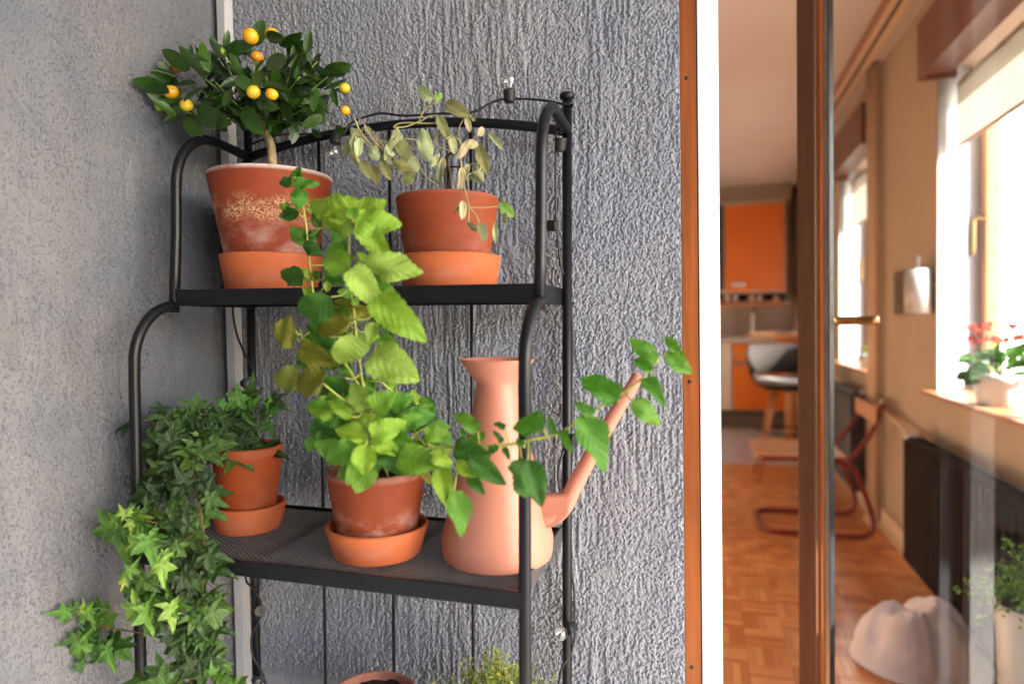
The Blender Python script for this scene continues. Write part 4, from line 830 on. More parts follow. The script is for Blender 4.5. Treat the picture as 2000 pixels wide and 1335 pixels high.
for bu, bv_, tu, tv, col, Y in [
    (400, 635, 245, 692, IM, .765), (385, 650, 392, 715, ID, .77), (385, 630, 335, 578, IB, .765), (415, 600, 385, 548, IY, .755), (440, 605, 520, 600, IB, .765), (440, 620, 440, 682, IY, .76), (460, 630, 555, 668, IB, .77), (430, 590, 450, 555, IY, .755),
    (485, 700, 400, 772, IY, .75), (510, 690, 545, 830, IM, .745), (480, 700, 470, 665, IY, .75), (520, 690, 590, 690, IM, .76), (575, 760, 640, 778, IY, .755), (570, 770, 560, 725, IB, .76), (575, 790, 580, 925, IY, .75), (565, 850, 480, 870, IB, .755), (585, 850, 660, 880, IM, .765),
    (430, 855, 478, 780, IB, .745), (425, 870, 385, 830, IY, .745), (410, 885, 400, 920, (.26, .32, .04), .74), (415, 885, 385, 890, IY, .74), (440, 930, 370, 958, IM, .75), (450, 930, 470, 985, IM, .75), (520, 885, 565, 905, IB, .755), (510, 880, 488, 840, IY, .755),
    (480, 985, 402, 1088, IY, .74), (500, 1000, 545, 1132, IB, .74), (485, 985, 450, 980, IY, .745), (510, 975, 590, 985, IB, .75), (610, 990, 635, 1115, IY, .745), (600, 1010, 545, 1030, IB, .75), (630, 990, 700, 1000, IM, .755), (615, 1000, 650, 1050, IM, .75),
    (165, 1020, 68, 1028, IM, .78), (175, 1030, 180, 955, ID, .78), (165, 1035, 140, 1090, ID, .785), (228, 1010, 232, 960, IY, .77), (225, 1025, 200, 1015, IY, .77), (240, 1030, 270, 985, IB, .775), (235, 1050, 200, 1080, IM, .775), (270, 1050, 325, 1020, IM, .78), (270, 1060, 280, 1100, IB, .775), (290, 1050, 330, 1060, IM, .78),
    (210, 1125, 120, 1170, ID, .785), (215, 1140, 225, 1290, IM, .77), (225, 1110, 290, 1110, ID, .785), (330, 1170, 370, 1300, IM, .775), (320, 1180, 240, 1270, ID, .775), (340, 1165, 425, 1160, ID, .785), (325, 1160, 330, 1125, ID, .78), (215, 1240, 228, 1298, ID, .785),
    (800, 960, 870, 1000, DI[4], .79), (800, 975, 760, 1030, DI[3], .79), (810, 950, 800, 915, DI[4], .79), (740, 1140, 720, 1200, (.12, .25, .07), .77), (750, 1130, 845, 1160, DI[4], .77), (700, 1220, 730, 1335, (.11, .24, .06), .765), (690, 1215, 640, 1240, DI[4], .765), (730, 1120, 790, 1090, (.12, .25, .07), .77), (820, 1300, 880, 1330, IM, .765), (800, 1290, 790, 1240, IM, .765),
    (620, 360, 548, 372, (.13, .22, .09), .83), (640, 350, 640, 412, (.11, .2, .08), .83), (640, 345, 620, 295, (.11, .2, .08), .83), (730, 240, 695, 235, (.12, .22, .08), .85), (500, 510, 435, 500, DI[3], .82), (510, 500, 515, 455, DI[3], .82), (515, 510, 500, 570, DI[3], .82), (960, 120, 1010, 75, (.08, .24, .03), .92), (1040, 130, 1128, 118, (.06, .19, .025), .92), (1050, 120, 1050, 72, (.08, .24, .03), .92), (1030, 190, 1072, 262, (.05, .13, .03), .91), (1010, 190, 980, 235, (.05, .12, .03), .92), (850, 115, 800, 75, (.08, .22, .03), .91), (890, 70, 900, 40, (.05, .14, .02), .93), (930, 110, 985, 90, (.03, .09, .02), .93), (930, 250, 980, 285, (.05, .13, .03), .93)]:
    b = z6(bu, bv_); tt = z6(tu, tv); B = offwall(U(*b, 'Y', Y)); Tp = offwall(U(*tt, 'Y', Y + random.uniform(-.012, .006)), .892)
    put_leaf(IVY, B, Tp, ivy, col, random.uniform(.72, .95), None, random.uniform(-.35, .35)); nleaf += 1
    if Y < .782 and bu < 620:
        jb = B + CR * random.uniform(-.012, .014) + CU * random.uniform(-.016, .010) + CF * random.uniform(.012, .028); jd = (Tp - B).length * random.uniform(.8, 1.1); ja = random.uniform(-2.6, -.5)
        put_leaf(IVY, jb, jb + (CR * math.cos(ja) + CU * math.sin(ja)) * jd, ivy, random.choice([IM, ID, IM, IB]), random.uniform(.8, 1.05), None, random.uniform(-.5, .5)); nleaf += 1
obj('vines', SV, SF, 'ivy_stem', ivy)
print('IVY leaves', nleaf, 'CITRUS', nl)

# ---- thyme (fine leaves nobody could count)
ty = thing('thyme_plant', 'fine yellow-green thyme tuft peeking up at the bottom beside the stand post', 'plant', S(lx6, ly6, HT3 + .10))
SV, SF, LV, LF = [], [], [], []
rg = random.Random(9); tb = S(lx6, ly6, HT3 + .10)
for k in range(210):
    a = rg.uniform(0, 2 * math.pi); sp_ = rg.uniform(0, .092); hgt = rg.uniform(.085, .150) * (1.08 - sp_ * 4.5)
    e = tb + Vector((math.cos(a) * sp_ * 1.15, math.sin(a) * sp_, hgt)); b = tb + Vector((math.cos(a) * sp_ * .5, math.sin(a) * sp_ * .5, 0))
    p = smooth_path([b, b.lerp(e, .5) + Vector((rg.gauss(0, .006), rg.gauss(0, .006), .004)), e], 5); tube_data(p, .0005, 4, SV, SF)
    for j in range(22):
        s = rg.uniform(.3, 1); q = p[int(s * (len(p) - 1))] + Vector((rg.gauss(0, .002), rg.gauss(0, .002), rg.gauss(0, .003)))
        d = Vector((rg.gauss(0, 1), rg.gauss(0, 1), rg.gauss(.3, .7))).normalized(); L = rg.uniform(.0035, .0065); w = d.orthogonal().normalized() * L * .32
        i = len(LV); LV += [q, q + d * L * .5 + w, q + d * L, q + d * L * .5 - w]; LF.append((i, i + 1, i + 2, i + 3))
obj('stems', SV, SF, 'green_stem', ty); o = obj('foliage', LV, LF, 'leafy_mass', ty); o['kind'] = 'stuff'

# ------------------------------------------------------------------ string lights wound round the stand
sl = thing('string_light', 'black string light cable with clear bulbs wound around the stand frame', 'string light', S(SW, DL, 1.5), SROT)
RY = SO.y + DL
cab = [U(560, 262, 'Y', RY - .012), U(640, 262, 'Y', RY - .014), U(668, 262, 'Y', RY - .016), U(690, 238, 'Y', RY - .012), U(740, 222, 'Y', RY - .008), U(790, 226, 'Y', RY - .012), U(860, 222, 'Y', RY - .012), U(920, 220, 'Y', RY - .013), U(966, 198, 'Y', RY - .004), U(1000, 193, 'Y', RY), U(1060, 196, 'Y', RY), U(1098, 203, 'Y', RY - .012), U(1118, 202, 'Y', RY - .01), U(1112, 214, 'Y', RY + .012), U(1092, 222, 'Y', RY + .012), U(1087, 245, 'Y', RY - .015), U(1085, 330, 'Y', RY - .02), U(1086, 420, 'Y', RY - .02), U(1090, 470, 'Y', RY - .016), U(1096, 520, 'Y', RY - .012), U(1112, 570, 'Y', RY + .011), U(1118, 640, 'Y', RY + .011), U(1117, 760, 'Y', RY + .011), U(1113, 850, 'Y', RY + .011), U(1097, 890, 'Y', RY - .011), U(1090, 930, 'Y', RY - .011), U(1100, 1000, 'Y', RY + .012), U(1112, 1090, 'Y', RY + .01), U(1121, 1150, 'Y', RY + .004), U(1122, 1205, 'Y', RY), U(1122, 1245, 'Y', RY), U(1112, 1280, 'Y', RY - .004), U(1098, 1302, 'Y', RY - .012), U(1090, 1340, 'Y', RY - .012)]
SRi = THINGM[sl.name]
tube('cable', smooth_path(cab, 8), .0021, 'black_rubber', sl, False, 8)
RX = SO.x
cab2 = [U(560, 262, 'Y', RY - .012), U(520, 270, 'Y', RY - .014), U(478, 300, 'Y', RY - .004), U(470, 400, 'Y', RY + .008), U(462, 540, 'Y', RY + .004), U(455, 600, 'Y', RY - .006), U(462, 650, 'Y', RY - .008), U(478, 690, 'Y', RY - .012), U(496, 730, 'Y', RY - .012), U(482, 760, 'Y', RY - .004), U(474, 900, 'Y', RY), U(478, 1110, 'Y', RY - .006), U(492, 1145, 'Y', RY - .012), U(508, 1170, 'Y', RY - .012), U(510, 1200, 'Y', RY - .011), U(492, 1240, 'Y', RY - .012), U(494, 1280, 'Y', RY - .012), U(512, 1312, 'Y', RY - .012), U(520, 1345, 'Y', RY - .008)]
tube('cable', smooth_path(cab2, 8), .0021, 'black_rubber', sl, False, 8)
def socket(px, py, Y, d, bulb=True, lenm=.017):
    p = U(px, py, 'Y', Y); d = Vector(d).normalized(); Q = d.to_track_quat('Z', 'Y').to_matrix().to_4x4(); Q.translation = p
    o = lathe('socket', [(0.001, -.004), (.0075, -.003), (.0092, 0), (.0095, lenm * .75), (.0102, lenm * .8), (.0102, lenm), (.0085, lenm + .0004), (.001, lenm - .003)], 'black_rubber', sl, False, 24)
    o.matrix_basis = Q
    if bulb:
        bprof = [(0.001, lenm - .002), (.0055, lenm), (.0065, lenm + .004), (.0105, lenm + .011), (.0118, lenm + .017), (.0105, lenm + .023), (.006, lenm + .027), (.001, lenm + .0285)]
        g = lathe('bulb', bprof, 'bulb_glass', o, True, 24)
        tube('filament', [(-.002, 0, lenm), (-.0025, 0, lenm + .012), (0, 0, lenm + .015), (.0025, 0, lenm + .012), (.002, 0, lenm)], .0005, 'chrome', o, True, 5)
socket(995, 197, RY - .004, (0.0, 0, 1)); socket(657, 262, RY - .016, (-.1, -.15, -1)); socket(1094, 292, RY - .02, (.1, -.1, 1), False); socket(1072, 441, RY - .022, (1, -.1, .0), False, .014)
socket(1104, 858, RY - .006, (1, -.25, 0.05), False, .018); socket(1120, 1222, RY + .002, (-.55, -1, -.05)); socket(478, 748, RY - .012, (.9, -.5, .1)); socket(505, 1190, RY - .012, (.6, -.6, .2), False); socket(500, 1325, RY - .012, (.8, -.6, .1))

# ------------------------------------------------------------------ white corner channel
ch = thing('corner_channel', 'white square cable channel running up the corner between the two grey walls', 'cable channel', (XL + .01, YW, 0))
bm = bmesh.new(); add_box(bm, XL + .012, XL + .031, YW - .028, YW - .004, -.02, 3.0, .0015); bm_obj('channel_body', bm, 'trim_white', ch)
box('gap_shade_strip', XL + .002, XL + .0112, YW - .010, YW - .004, -.02, 3.0, 'dark_niche', ch)  # dark strip painting in the shade of the corner gap

# ------------------------------------------------------------------ door frame and door leaf
df = thing('door_frame', 'orange-brown wooden outer door frame with white inner jamb beside the roughcast wall', 'door frame', (XJ, YW, 0))
o = box('wooden_board', XJ + .0005, -.0085, YW + .006, YW + .06, -.02, 3.0, 'frame_wood', df, False, .001); setp(o, 'orange-brown varnished board with knots')
o = box('white_jamb', -.0068, .0255, YW + .004, YW + .075, -.02, 3.0, 'white_paint', df, False, .0015); setp(o, 'bright white painted jamb')
for px, py in [(1342, 153), (1348, 745), (1352, 1302)]:
    p = U(px, py, 'Y', YW + .006); tube('screw', [(p.x, p.y + .003, p.z), (p.x, p.y - .0008, p.z)], .0031, 'dark_niche', df, False, 10)
box('dark_gap_strip', -.0086, -.0067, YW + .010, YW + .06, -.02, 3.0, 'black_rubber', df)  # dark strip for the gap between board and jamb
# leaf hinged on the right and swung into the room
HX, HY, LL, PH = 0.93, 1.235, 0.880, R(36)
door = thing('balcony_door', 'brown wooden glazed balcony door standing ajar into the room', 'door', (HX, HY, 0.03), (0, 0, -PH))
# local frame: leaf runs along -X from the hinge, +Y is the room side
def dbox(name, u0, u1, v0, v1, z0, z1, mat, bev=0.0, parent=door): return box(name, -u1, -u0, v0, v1, z0, z1, mat, parent, True, bev)
st = dbox('stile', LL - .046, LL, 0, .055, 0, 2.30, 'door_wood', .003); dbox('stile', 0, .075, 0, .055, 0, 2.30, 'door_wood', .003)
dbox('rail', .0752, LL - .0462, 0, .055, 2.20, 2.30, 'door_wood', .003); dbox('rail', .0752, LL - .0462, 0, .055, 0, .13, 'door_wood', .003)
dbox('glazing_bead', LL - .0545, LL - .0462, .010, .050, .1305, 2.1995, 'frame_wood', .001)
dbox('spacer_bar', LL - .0675, LL - .0547, .020, .044, .1305, 2.1995, 'aluminium', .001)
dbox('edge_gasket', LL - .0705, LL - .0677, .018, .040, .1305, 2.1995, 'black_rubber', .0005)
dbox('pane', .0755, LL - .0708, .027, .031, .1305, 2.1995, 'door_glass')
# lever handle on the room side
hz = U(1640, 627, 'Y', 1.66).z - 0.03
hu = LL - .035
tube('handle_rose', [(-hu, .055, hz), (-hu, .064, hz)], .024, 'brass', door, True, 20)
hd = tube('handle', smooth_path([(-hu, .060, hz), (-hu, .095, hz), (-hu + .012, .108, hz), (-hu + .04, .110, hz), (-hu + .105, .110, hz + .001)], 6), .0105, 'brass', door, True, 14)

# ------------------------------------------------------------------ outside the windows
structure(box('ground', -250, 250, -250, 250, -9.2, -9.0, 'balcony_tile'))
ob = thing('sky_block_building', 'unseen grey building added behind the camera to block sky light', 'building', (-8, -14, -9))  # unseen, added to block low sky from the left front
box('wall', -36, 1, -24, -10, -9, 11, 'render_grey', ob)
for i in range(11):
    for j in range(6):
        box('window', -34.5 + i * 3.1, -33.2 + i * 3.1, -10.05, -9.96, -7.4 + j * 3.0, -5.7 + j * 3.0, 'plate_grey', ob)
nb = thing('neighbour_building', 'pale sunlit neighbouring building seen through the room windows', 'building', (5.5, 14, -9), (0, 0, R(45)))
box('wall', -4.5, 14, 0, 9, 0, 21, 'facade_paint', nb, True)
box('roof', -4.8, 14.3, -.3, 9.3, 21.0, 21.4, 'grey_soffit', nb, True)
for i in range(5):
    for j in range(6):
        w = box('window', 2.2 + i * 2.4, 3.4 + i * 2.4, -.03, .05, 1.4 + j * 3.1, 3.0 + j * 3.1, 'reveal_white', nb, True); box('glazing', 2.3 + i * 2.4, 3.3 + i * 2.4, -.05, -.0305, 1.5 + j * 3.1, 2.9 + j * 3.1, 'plate_grey', w, True)

# ------------------------------------------------------------------ the room behind
WX, CZ, KY = 0.98, 2.62, 7.6
X0R = -1.0
structure(box('room_floor', X0R, WX + .25, YW + .14, 8.3, -.12, -.006, 'dark_niche'))
fl = bpy.data.objects['room_floor']
# parquet: squares of five strips, direction alternating
sq = 0.14; sw = sq / 5
def strip_mesh(nm, along_x):
    bm = bmesh.new(); g = .0006
    if along_x: add_box(bm, g, sq - g, g, sw - g, -.0055, 0, .0008, 1)
    else: add_box(bm, g, sw - g, g, sq - g, -.0055, 0, .0008, 1)
    me = bpy.data.meshes.new(nm); bm.to_mesh(me); bm.free(); me.materials.append(MATS['parquet']); return me
SMX, SMY = strip_mesh('parquet_strip', True), strip_mesh('parquet_strip', False)
FV, FF = [], []; cnt = 0
ny = int((5.76 - 1.30) / sq)
cells = [(i, j) for j in range(ny + 1) for i in range(-18, 7)]
def sees(i, j):
    x, y = i * sq + sq / 2, 1.30 + j * sq + sq / 2
    return y > 1.95 and x / y > .0 and x < WX
near = sorted([c for c in cells if sees(*c)], key=lambda c: c[1])[:60]; ns = set(near)
for i, j in cells:
    x, y = WX - .98 + i * sq, 1.30 + j * sq
    for k in range(5):
        ax = (i + j) % 2 == 0
        if (i, j) in ns:
            o = bpy.data.objects.new('parquet_strip', SMX if ax else SMY); COL.objects.link(o); o.parent = fl
            o.location = (x, y + k * sw, 0) if ax else (x + k * sw, y, 0); cnt += 1
        else:
            g = .0007
            a = (x + g, x + sq - g, y + k * sw + g, y + (k + 1) * sw - g) if ax else (x + k * sw + g, x + (k + 1) * sw - g, y + g, y + sq - g)
            b = len(FV); dz = random.uniform(-.0004, .0004); FV += [(a[0], a[2], dz), (a[1], a[2], dz), (a[1], a[3], dz), (a[0], a[3], dz)]; FF.append((b, b + 1, b + 2, b + 3))
o = obj('parquet_strips_far', FV, FF, 'parquet_far', fl, True, False); o['kind'] = 'stuff'
YT = 1.30 + (ny + 1) * sq
for i in range(-4, 4):
    for j in range(7):
        o = box('floor_tile', i * .3 + .03, i * .3 + .327, YT + j * .3 + .003, YT + j * .3 + .297, -.005, .001, 'floor_tile', fl, True, .001)
structure(box('ceiling', X0R, WX + .25, YW + .14, 8.3, CZ, CZ + .15, 'room_ceiling'))
structure(box('bounce_partition', X0R - .1, X0R, YW + .14, 8.3, -.005, CZ - .001, 'room_wall'))  # unseen side of the room, put in to bounce window sun
structure(box('kitchen_wall', X0R, WX + .25, 8.2, 8.3, -.005, CZ - .001, 'room_wall'))
# window wall with splayed reveals
ww = structure(box('window_wall', WX, WX + .28, YW + .14, 8.2, 0.0, .85, 'room_wall'))
def prism(name, pts, z0, z1, mat, parent=None):
    bm = bmesh.new(); a = [bm.verts.new((x, y, z0)) for x, y in pts]; b = [bm.verts.new((x, y, z1)) for x, y in pts]; n = len(pts)
    bm.faces.new(list(reversed(a))); bm.faces.new(b)
    for k in range(n): bm.faces.new((a[k], a[(k + 1) % n], b[(k + 1) % n], b[k]))
    bmesh.ops.recalc_face_normals(bm, faces=bm.faces); return bm_obj(name, bm, mat, parent)
WINS = [(1.50, 3.33), (4.39, 5.52), (6.15, 7.05)]
edges = [YW + .14] + [v for w in WINS for v in w] + [8.2]
for a, b in zip(edges[::2], edges[1::2]):
    s0 = 0 if a == edges[0] else .17; s1 = 0 if b == 8.2 else .17
    prism('window_wall_pier', [(WX, a), (WX + .22, a + s0), (WX + .28, a + s0), (WX + .28, b - s1), (WX + .22, b - s1), (WX, b)], .85, 2.30, 'room_wall', ww)
box('window_wall_lintel', WX, WX + .28, YW + .14, 8.2, 2.30, CZ - .001, 'room_wall', ww)
wlab = ['large near window with raised white blind beside the wall lamp', 'second window down the room beyond the riser pipe', 'far window beside the kitchen cupboards']
for k, (a, b) in enumerate(WINS):
    # white plaster reveals
    for s_, yy in ((-1, a), (1, b)):
        prism('window_reveal', [(WX + .003, yy - s_ * .006), (WX + .218, yy + s_ * .162), (WX + .218, yy + s_ * .168), (WX + .003, yy + s_ * .0015)], .868, 2.29, 'reveal_white', ww)
    w = thing('window', wlab[k], 'window', (WX + .24, (a + b) / 2, .85), group='windows along the room wall')
    y0, y1 = a - .165, b + .165; fx0, fx1 = WX + .222, WX + .275
    for nm, q0, q1, zz0, zz1 in [('frame_jamb', y0, y0 + .07, .868, 2.295), ('frame_jamb', y1 - .07, y1, .868, 2.295), ('frame_rail', y0 + .07, y1 - .07, .868, .935), ('frame_rail', y0 + .07, y1 - .07, 2.22, 2.295), ('mullion', (y0 + y1) / 2 - .04, (y0 + y1) / 2 + .04, .935, 2.22)]:
        box(nm, fx0, fx1, q0, q1, zz0, zz1, 'ply_wood', w, False, .002)
    for q0, q1 in ((y0 + .07, (y0 + y1) / 2 - .04), ((y0 + y1) / 2 + .04, y1 - .07)):
        box('pane', fx0 + .022, fx0 + .026, q0, q1, .935, 2.22, 'pane_glass', w)
    tube('handle', smooth_path([(fx0 - .001, y1 - .055, 1.62), (fx0 - .04, y1 - .055, 1.62), (fx0 - .045, y1 - .055, 1.58), (fx0 - .045, y1 - .055, 1.46)], 5), .008, 'brass', w)
    sb = box('window_sill', WX - .055, WX + .222, a - .03, b + .03, .85, .8675, 'sill_wood', None, False, .003)
    setp(sb, ['brown wooden window sill carrying the flowering pot', 'brown wooden window sill beyond the riser pipe', 'wooden sill of the far kitchen-side window'][k], 'window sill', 'wooden window sills')
    pel = thing('pelmet_box', ['dark brown wooden pelmet box over the near window', 'dark brown wooden pelmet box over the second window', 'small brown pelmet box next to the kitchen cupboards'][k], 'pelmet', (WX, (a + b) / 2, 2.3), group='wooden pelmet boxes')
    box('front_board', WX - .085, WX - .065, a - .02, b - .03, 2.205, 2.45, 'pelmet_wood', pel, False, .002)
    box('end_board', WX - .0648, WX + .06, b - .05, b - .03, 2.205, 2.45, 'pelmet_wood', pel); box('end_board', WX - .0648, WX + .06, a - .02, a, 2.205, 2.45, 'pelmet_wood', pel)
    box('bottom_board', WX - .0648, WX + .04, a + .001, b - .0505, 2.225, 2.24, 'pelmet_wood', pel); box('top_board', WX - .0648, WX + .06, a + .001, b - .0505, 2.43, 2.448, 'pelmet_wood', pel)
    bl = thing('roller_blind', ['white roller blind pulled partly down over the near window', 'white roller blind on the second window', 'white roller blind over the far window'][k], 'roller blind', (WX + .1, (a + b) / 2, 2.2), group='white roller blinds')
    zb = [1.93, 1.86, 1.7][k]; bxx = WX + .085
    tube('roller', [(bxx + .02, a + .03, 2.195), (bxx + .02, b + .03, 2.195)], .02, 'sill_wood', bl)
    box('cloth', bxx, bxx + .0012, a + .035, b + .025, zb, 2.195, 'blind_cloth', bl)
    box('bottom_bar', bxx - .006, bxx + .007, a + .033, b + .027, zb - .014, zb - .0005, 'sill_wood', bl, False, .002)
# ceiling curtain rail
rl = thing('curtain_rail', 'long double curtain rail fixed to the ceiling above the windows', 'curtain rail', (.86, 3.2, CZ))
box('rail_body', .80, .905, YW + .2, 5.3, CZ - .022, CZ - .001, 'skirting_paint', rl, False, .003); box('track_slot', .845, .862, YW + .21, 5.29, CZ - .024, CZ - .0225, 'dark_niche', rl); box('front_fascia', .788, .7995, YW + .2, 5.3, CZ - .04, CZ - .001, 'sill_wood', rl)
# skirting
sk = thing('skirting_board', 'tan painted skirting board under the windows', 'skirting board', (WX, 4, 0)); box('board', WX - .02, WX - .001, YW + .15, 5.9, .002, .11, 'skirting_paint', sk, False, .004); box('quarter_round', WX - .034, WX - .0205, YW + .15, 5.9, .002, .02, 'skirting_paint', sk, False, .004)
# riser pipes
rp = thing('riser_pipe', 'tan painted heating riser pipe standing between the two windows', 'pipe', (.93, 4.25, 0))
for dx, dy in ((0, 0), (-.03, .10)):
    tube('pipe', [(.935 + dx * 0, 4.22 + dy, 0), (.935, 4.22 + dy, CZ)], .022, 'pipe_paint', rp, False, 16); lathe('floor_collar', [(.022, .0), (.042, .0), (.042, .012), (.024, .03), (.0225, .03)], 'skirting_paint', rp, False, 24, (.935, 4.22 + dy, .001))
# radiators
def radiator(label, y0, y1, z0, z1, mat):
    r = thing('radiator', label, 'radiator', (WX - .07, (y0 + y1) / 2, z0), group='dark radiators under the windows')
    n = int((y1 - y0) / .06)
    for k in range(n): box('column', WX - .125, WX - .04, y0 + k * .06 + .004, y0 + (k + 1) * .06 - .004, z0 + .03, z1 - .02, mat, r, False, .012)
    box('header', WX - .115, WX - .05, y0, y1, z1 - .045, z1 - .002, mat, r, False, .01); box('header', WX - .115, WX - .05, y0, y1, z0, z0 + .04, mat, r, False, .01)
    tube('bracket', [(WX - .045, y0 + .2, z0 + .08), (WX + .002, y0 + .2, z0 + .08)], .01, mat, r)
    return r
radiator('long dark brown radiator under the near window', 1.5, 3.40, .09, .665, 'radiator_dark'); radiator('black radiator under the second window behind the red chair', 4.50, 5.35, .12, .735, 'radiator_black')
va = thing('radiator_valve', 'white thermostatic radiator valve on a short brown pipe', 'valve', (WX - .08, 3.45, .6))
vp = U(1790, 853, 'X', WX - .08)
tube('valve_head', [(vp.x - .03, vp.y + .035, vp.z), (vp.x + .012, vp.y - .03, vp.z)], .021, 'white_ceramic', va, False, 18); tube('pipe', [(vp.x, vp.y, vp.z - .012), (vp.x + .005, vp.y, .3)], .018, 'plate_grey', va, False, 12); tube('supply_pipe', [(vp.x + .02, vp.y, vp.z - .03), (.935, 4.22, .70), (.935, 4.4, .73)], .012, 'pipe_paint', va)
# wall lamp
lm = thing('wall_lamp', 'white cylindrical wall lamp on a grey-brown square plate', 'lamp', U(1782, 570, 'X', WX - .02))
a = U(1750, 532, 'X', WX - .002); b = U(1806, 613, 'X', WX - .002)
box('plate', WX - .012, WX - .001, b.y, a.y, b.z, a.z, 'plate_grey', lm)
c = U(1792, 570, 'X', WX - .06); ra = .5 * (U(1773, 570, 'X', WX - .06) - U(1812, 570, 'X', WX - .06)).length * .36
lathe('shade', [(0.001, 0), (ra, 0), (ra, U(1790, 526, 'X', WX - .06).z - U(1790, 612, 'X', WX - .06).z), (0.001, U(1790, 526, 'X', WX - .06).z - U(1790, 612, 'X', WX - .06).z)], 'white_ceramic', lm, False, 28, (c.x, c.y, U(1790, 612, 'X', WX - .06).z))
tube('stem', [(c.x, c.y, c.z), (c.x, c.y, U(1790, 502, 'X', WX - .06).z)], .011, 'white_ceramic', lm); tube('arm', [(c.x, c.y, c.z), (WX - .011, c.y, c.z)], .01, 'white_ceramic', lm)

# kitchen
def kc(name, px0, py0, px1, py1, y, depth, mat, parent, bev=.004):
    a = U(px0, py0, 'Y', y); b = U(px1, py1, 'Y', y); return box(name, a.x, b.x, y, y + depth, b.z, a.z, mat, parent, False, bev)
wc = thing('wall_cupboard', 'orange kitchen wall cupboard with open dark shelf beneath', 'cupboard', (.5, 7.6, 1.5))
kc('carcass', 1408, 396, 1536, 570, KY + .022, .32, 'kitchen_cream', wc); kc('door', 1417, 402, 1532, 566, KY, .02, 'kitchen_orange', wc); kc('handle', 1428, 553, 1455, 559, KY - .025, .02, 'chrome', wc, .003); kc('side_door', 1385, 402, 1414, 566, KY, .02, 'dark_niche', wc)
kc('open_shelf', 1385, 571, 1534, 590, KY + .12, .2, 'dark_niche', wc); kc('shelf_board', 1385, 590, 1536, 597, KY + .02, .32, 'sill_wood', wc)
for k in range(7):
    p = U(1420 + k * 16, 589, 'Y', KY + .08); lathe('jar', [(.001, 0), (.03, 0), (.032, .05), (.02, .07), (.001, .072)], ['pipe_paint', 'chrome', 'radiator_dark'][k % 3], wc, False, 14, (p.x, p.y, p.z + .001))
box('soffit', -.5, .90, KY + .05, 8.19, U(1450, 396, 'Y', KY + .05).z + .004, CZ - .002, 'grey_soffit', wc)
kb = thing('base_cupboard', 'orange kitchen base cupboard with drawer under the counter', 'cupboard', (.5, 7.6, 0))
kc('carcass', 1380, 670, 1546, 803, KY + .022, .55, 'kitchen_cream', kb); kc('drawer', 1431, 672, 1534, 690, KY, .02, 'kitchen_orange', kb); kc('door', 1431, 693, 1534, 801, KY, .02, 'kitchen_orange', kb); kc('handle', 1435, 706, 1460, 712, KY - .025, .02, 'chrome', kb, .003); kc('side_door', 1385, 672, 1428, 801, KY, .02, 'kitchen_cream', kb)
kc('worktop', 1375, 659, 1546, 668.5, KY - .03, .62, 'counter_stone', kb)
a = U(1400, 804, 'Y', KY + .06); box('plinth', -.3, .86, KY + .06, KY + .5, .003, a.z, 'plate_grey', kb)
tl = thing('splashback', 'cream tiled kitchen splashback above the counter', 'tiles', (.4, 8.18, 1.0))
for i in range(9):
    for j in range(4):
        box('wall_tile', -.1 + i * .12 + .002, -.1 + i * .12 + .118, 8.185, 8.198, .99 + j * .12 + .002, .99 + j * .12 + .118, 'wall_tile', tl, False, .002)
p = U(1470, 659, 'Y', KY + .3)
tp_ = thing('kitchen_tap', 'tall chrome kitchen tap rising behind the counter', 'tap', p); tube('spout', smooth_path([p, p + Vector((0, 0, .25)), p + Vector((0, -.04, .31)), p + Vector((0, -.12, .31)), p + Vector((0, -.16, .26))], 6), .016, 'chrome', tp_); lathe('base', [(.001, 0), (.03, 0), (.03, .03), (.001, .03)], 'chrome', tp_, False, 16, tuple(p))
# bar table
bt = thing('bar_table', 'high wooden bar table behind the grey stool', 'table', (.68, 6.2, 0))
bm = bmesh.new(); add_box(bm, .385, .93, 5.95, 6.45, 1.030, 1.062, .012); bm_obj('table_top', bm, 'ply_wood', bt); lathe('pedestal', [(.001, 0), (.2, 0), (.19, .02), (.05, .05), (.045, .9), (.13, 1.0), (.16, 1.029), (.001, 1.0295)], 'leg_wood', bt, False, 32, (.72, 6.2, .002))
pl = lathe('plate', [(.001, 0), (.06, 0), (.10, .016), (.098, .018), (.06, .006), (.001, .006)], 'white_ceramic', None, True, 32); pl.location = (.66, 6.15, 1.0625); setp(pl, 'white plate lying on the bar table', 'plate')
vz = lathe('vase', [(.001, 0), (.035, 0), (.042, .05), (.04, .10), (.022, .14), (.024, .17), (.02, .17), (.018, .14), (.001, .1)], 'white_ceramic', None, True, 28); vz.location = (.80, 6.2, 1.0625); setp(vz, 'small white vase on the bar table by the window', 'vase')
# stool
sx, sy = .575, 5.29
sto = thing('bar_stool', 'grey bucket bar stool with slim wooden legs', 'stool', (sx, sy, 0))
lathe('cushion', [(.001, .70), (.15, .70), (.205, .715), (.215, .735), (.20, .752), (.10, .745), (.001, .742)], 'stool_cushion', sto, False, 36, (sx, sy, 0)); lathe('seat_pan', [(.001, .665), (.12, .665), (.19, .69), (.2, .702), (.001, .6995)], 'stool_shell', sto, False, 36, (sx, sy, 0))
V, Fc = [], []; NS = 40
for i in range(NS + 1):
    th = R(-28) + i / NS * R(236); e = min(i, NS - i) / NS
    k = min(1, e * 5); z1_, z0_ = .84 + .15 * k, .79 - .02 * k
    if e < .03: z0_, z1_ = .80, .84
    for rr, z in ((.245, z0_), (.262, (z0_ + z1_) / 2), (.27, z1_), (.252, z1_ + .004), (.24, (z0_ + z1_) / 2), (.228, z0_)): V.append((sx + rr * math.cos(th), sy + rr * math.sin(th), z))
for i in range(NS):
    for k in range(6): Fc.append((i * 6 + k, i * 6 + (k + 1) % 6, (i + 1) * 6 + (k + 1) % 6, (i + 1) * 6 + k))
Fc += [tuple(range(5, -1, -1)), tuple(NS * 6 + k for k in range(6))]
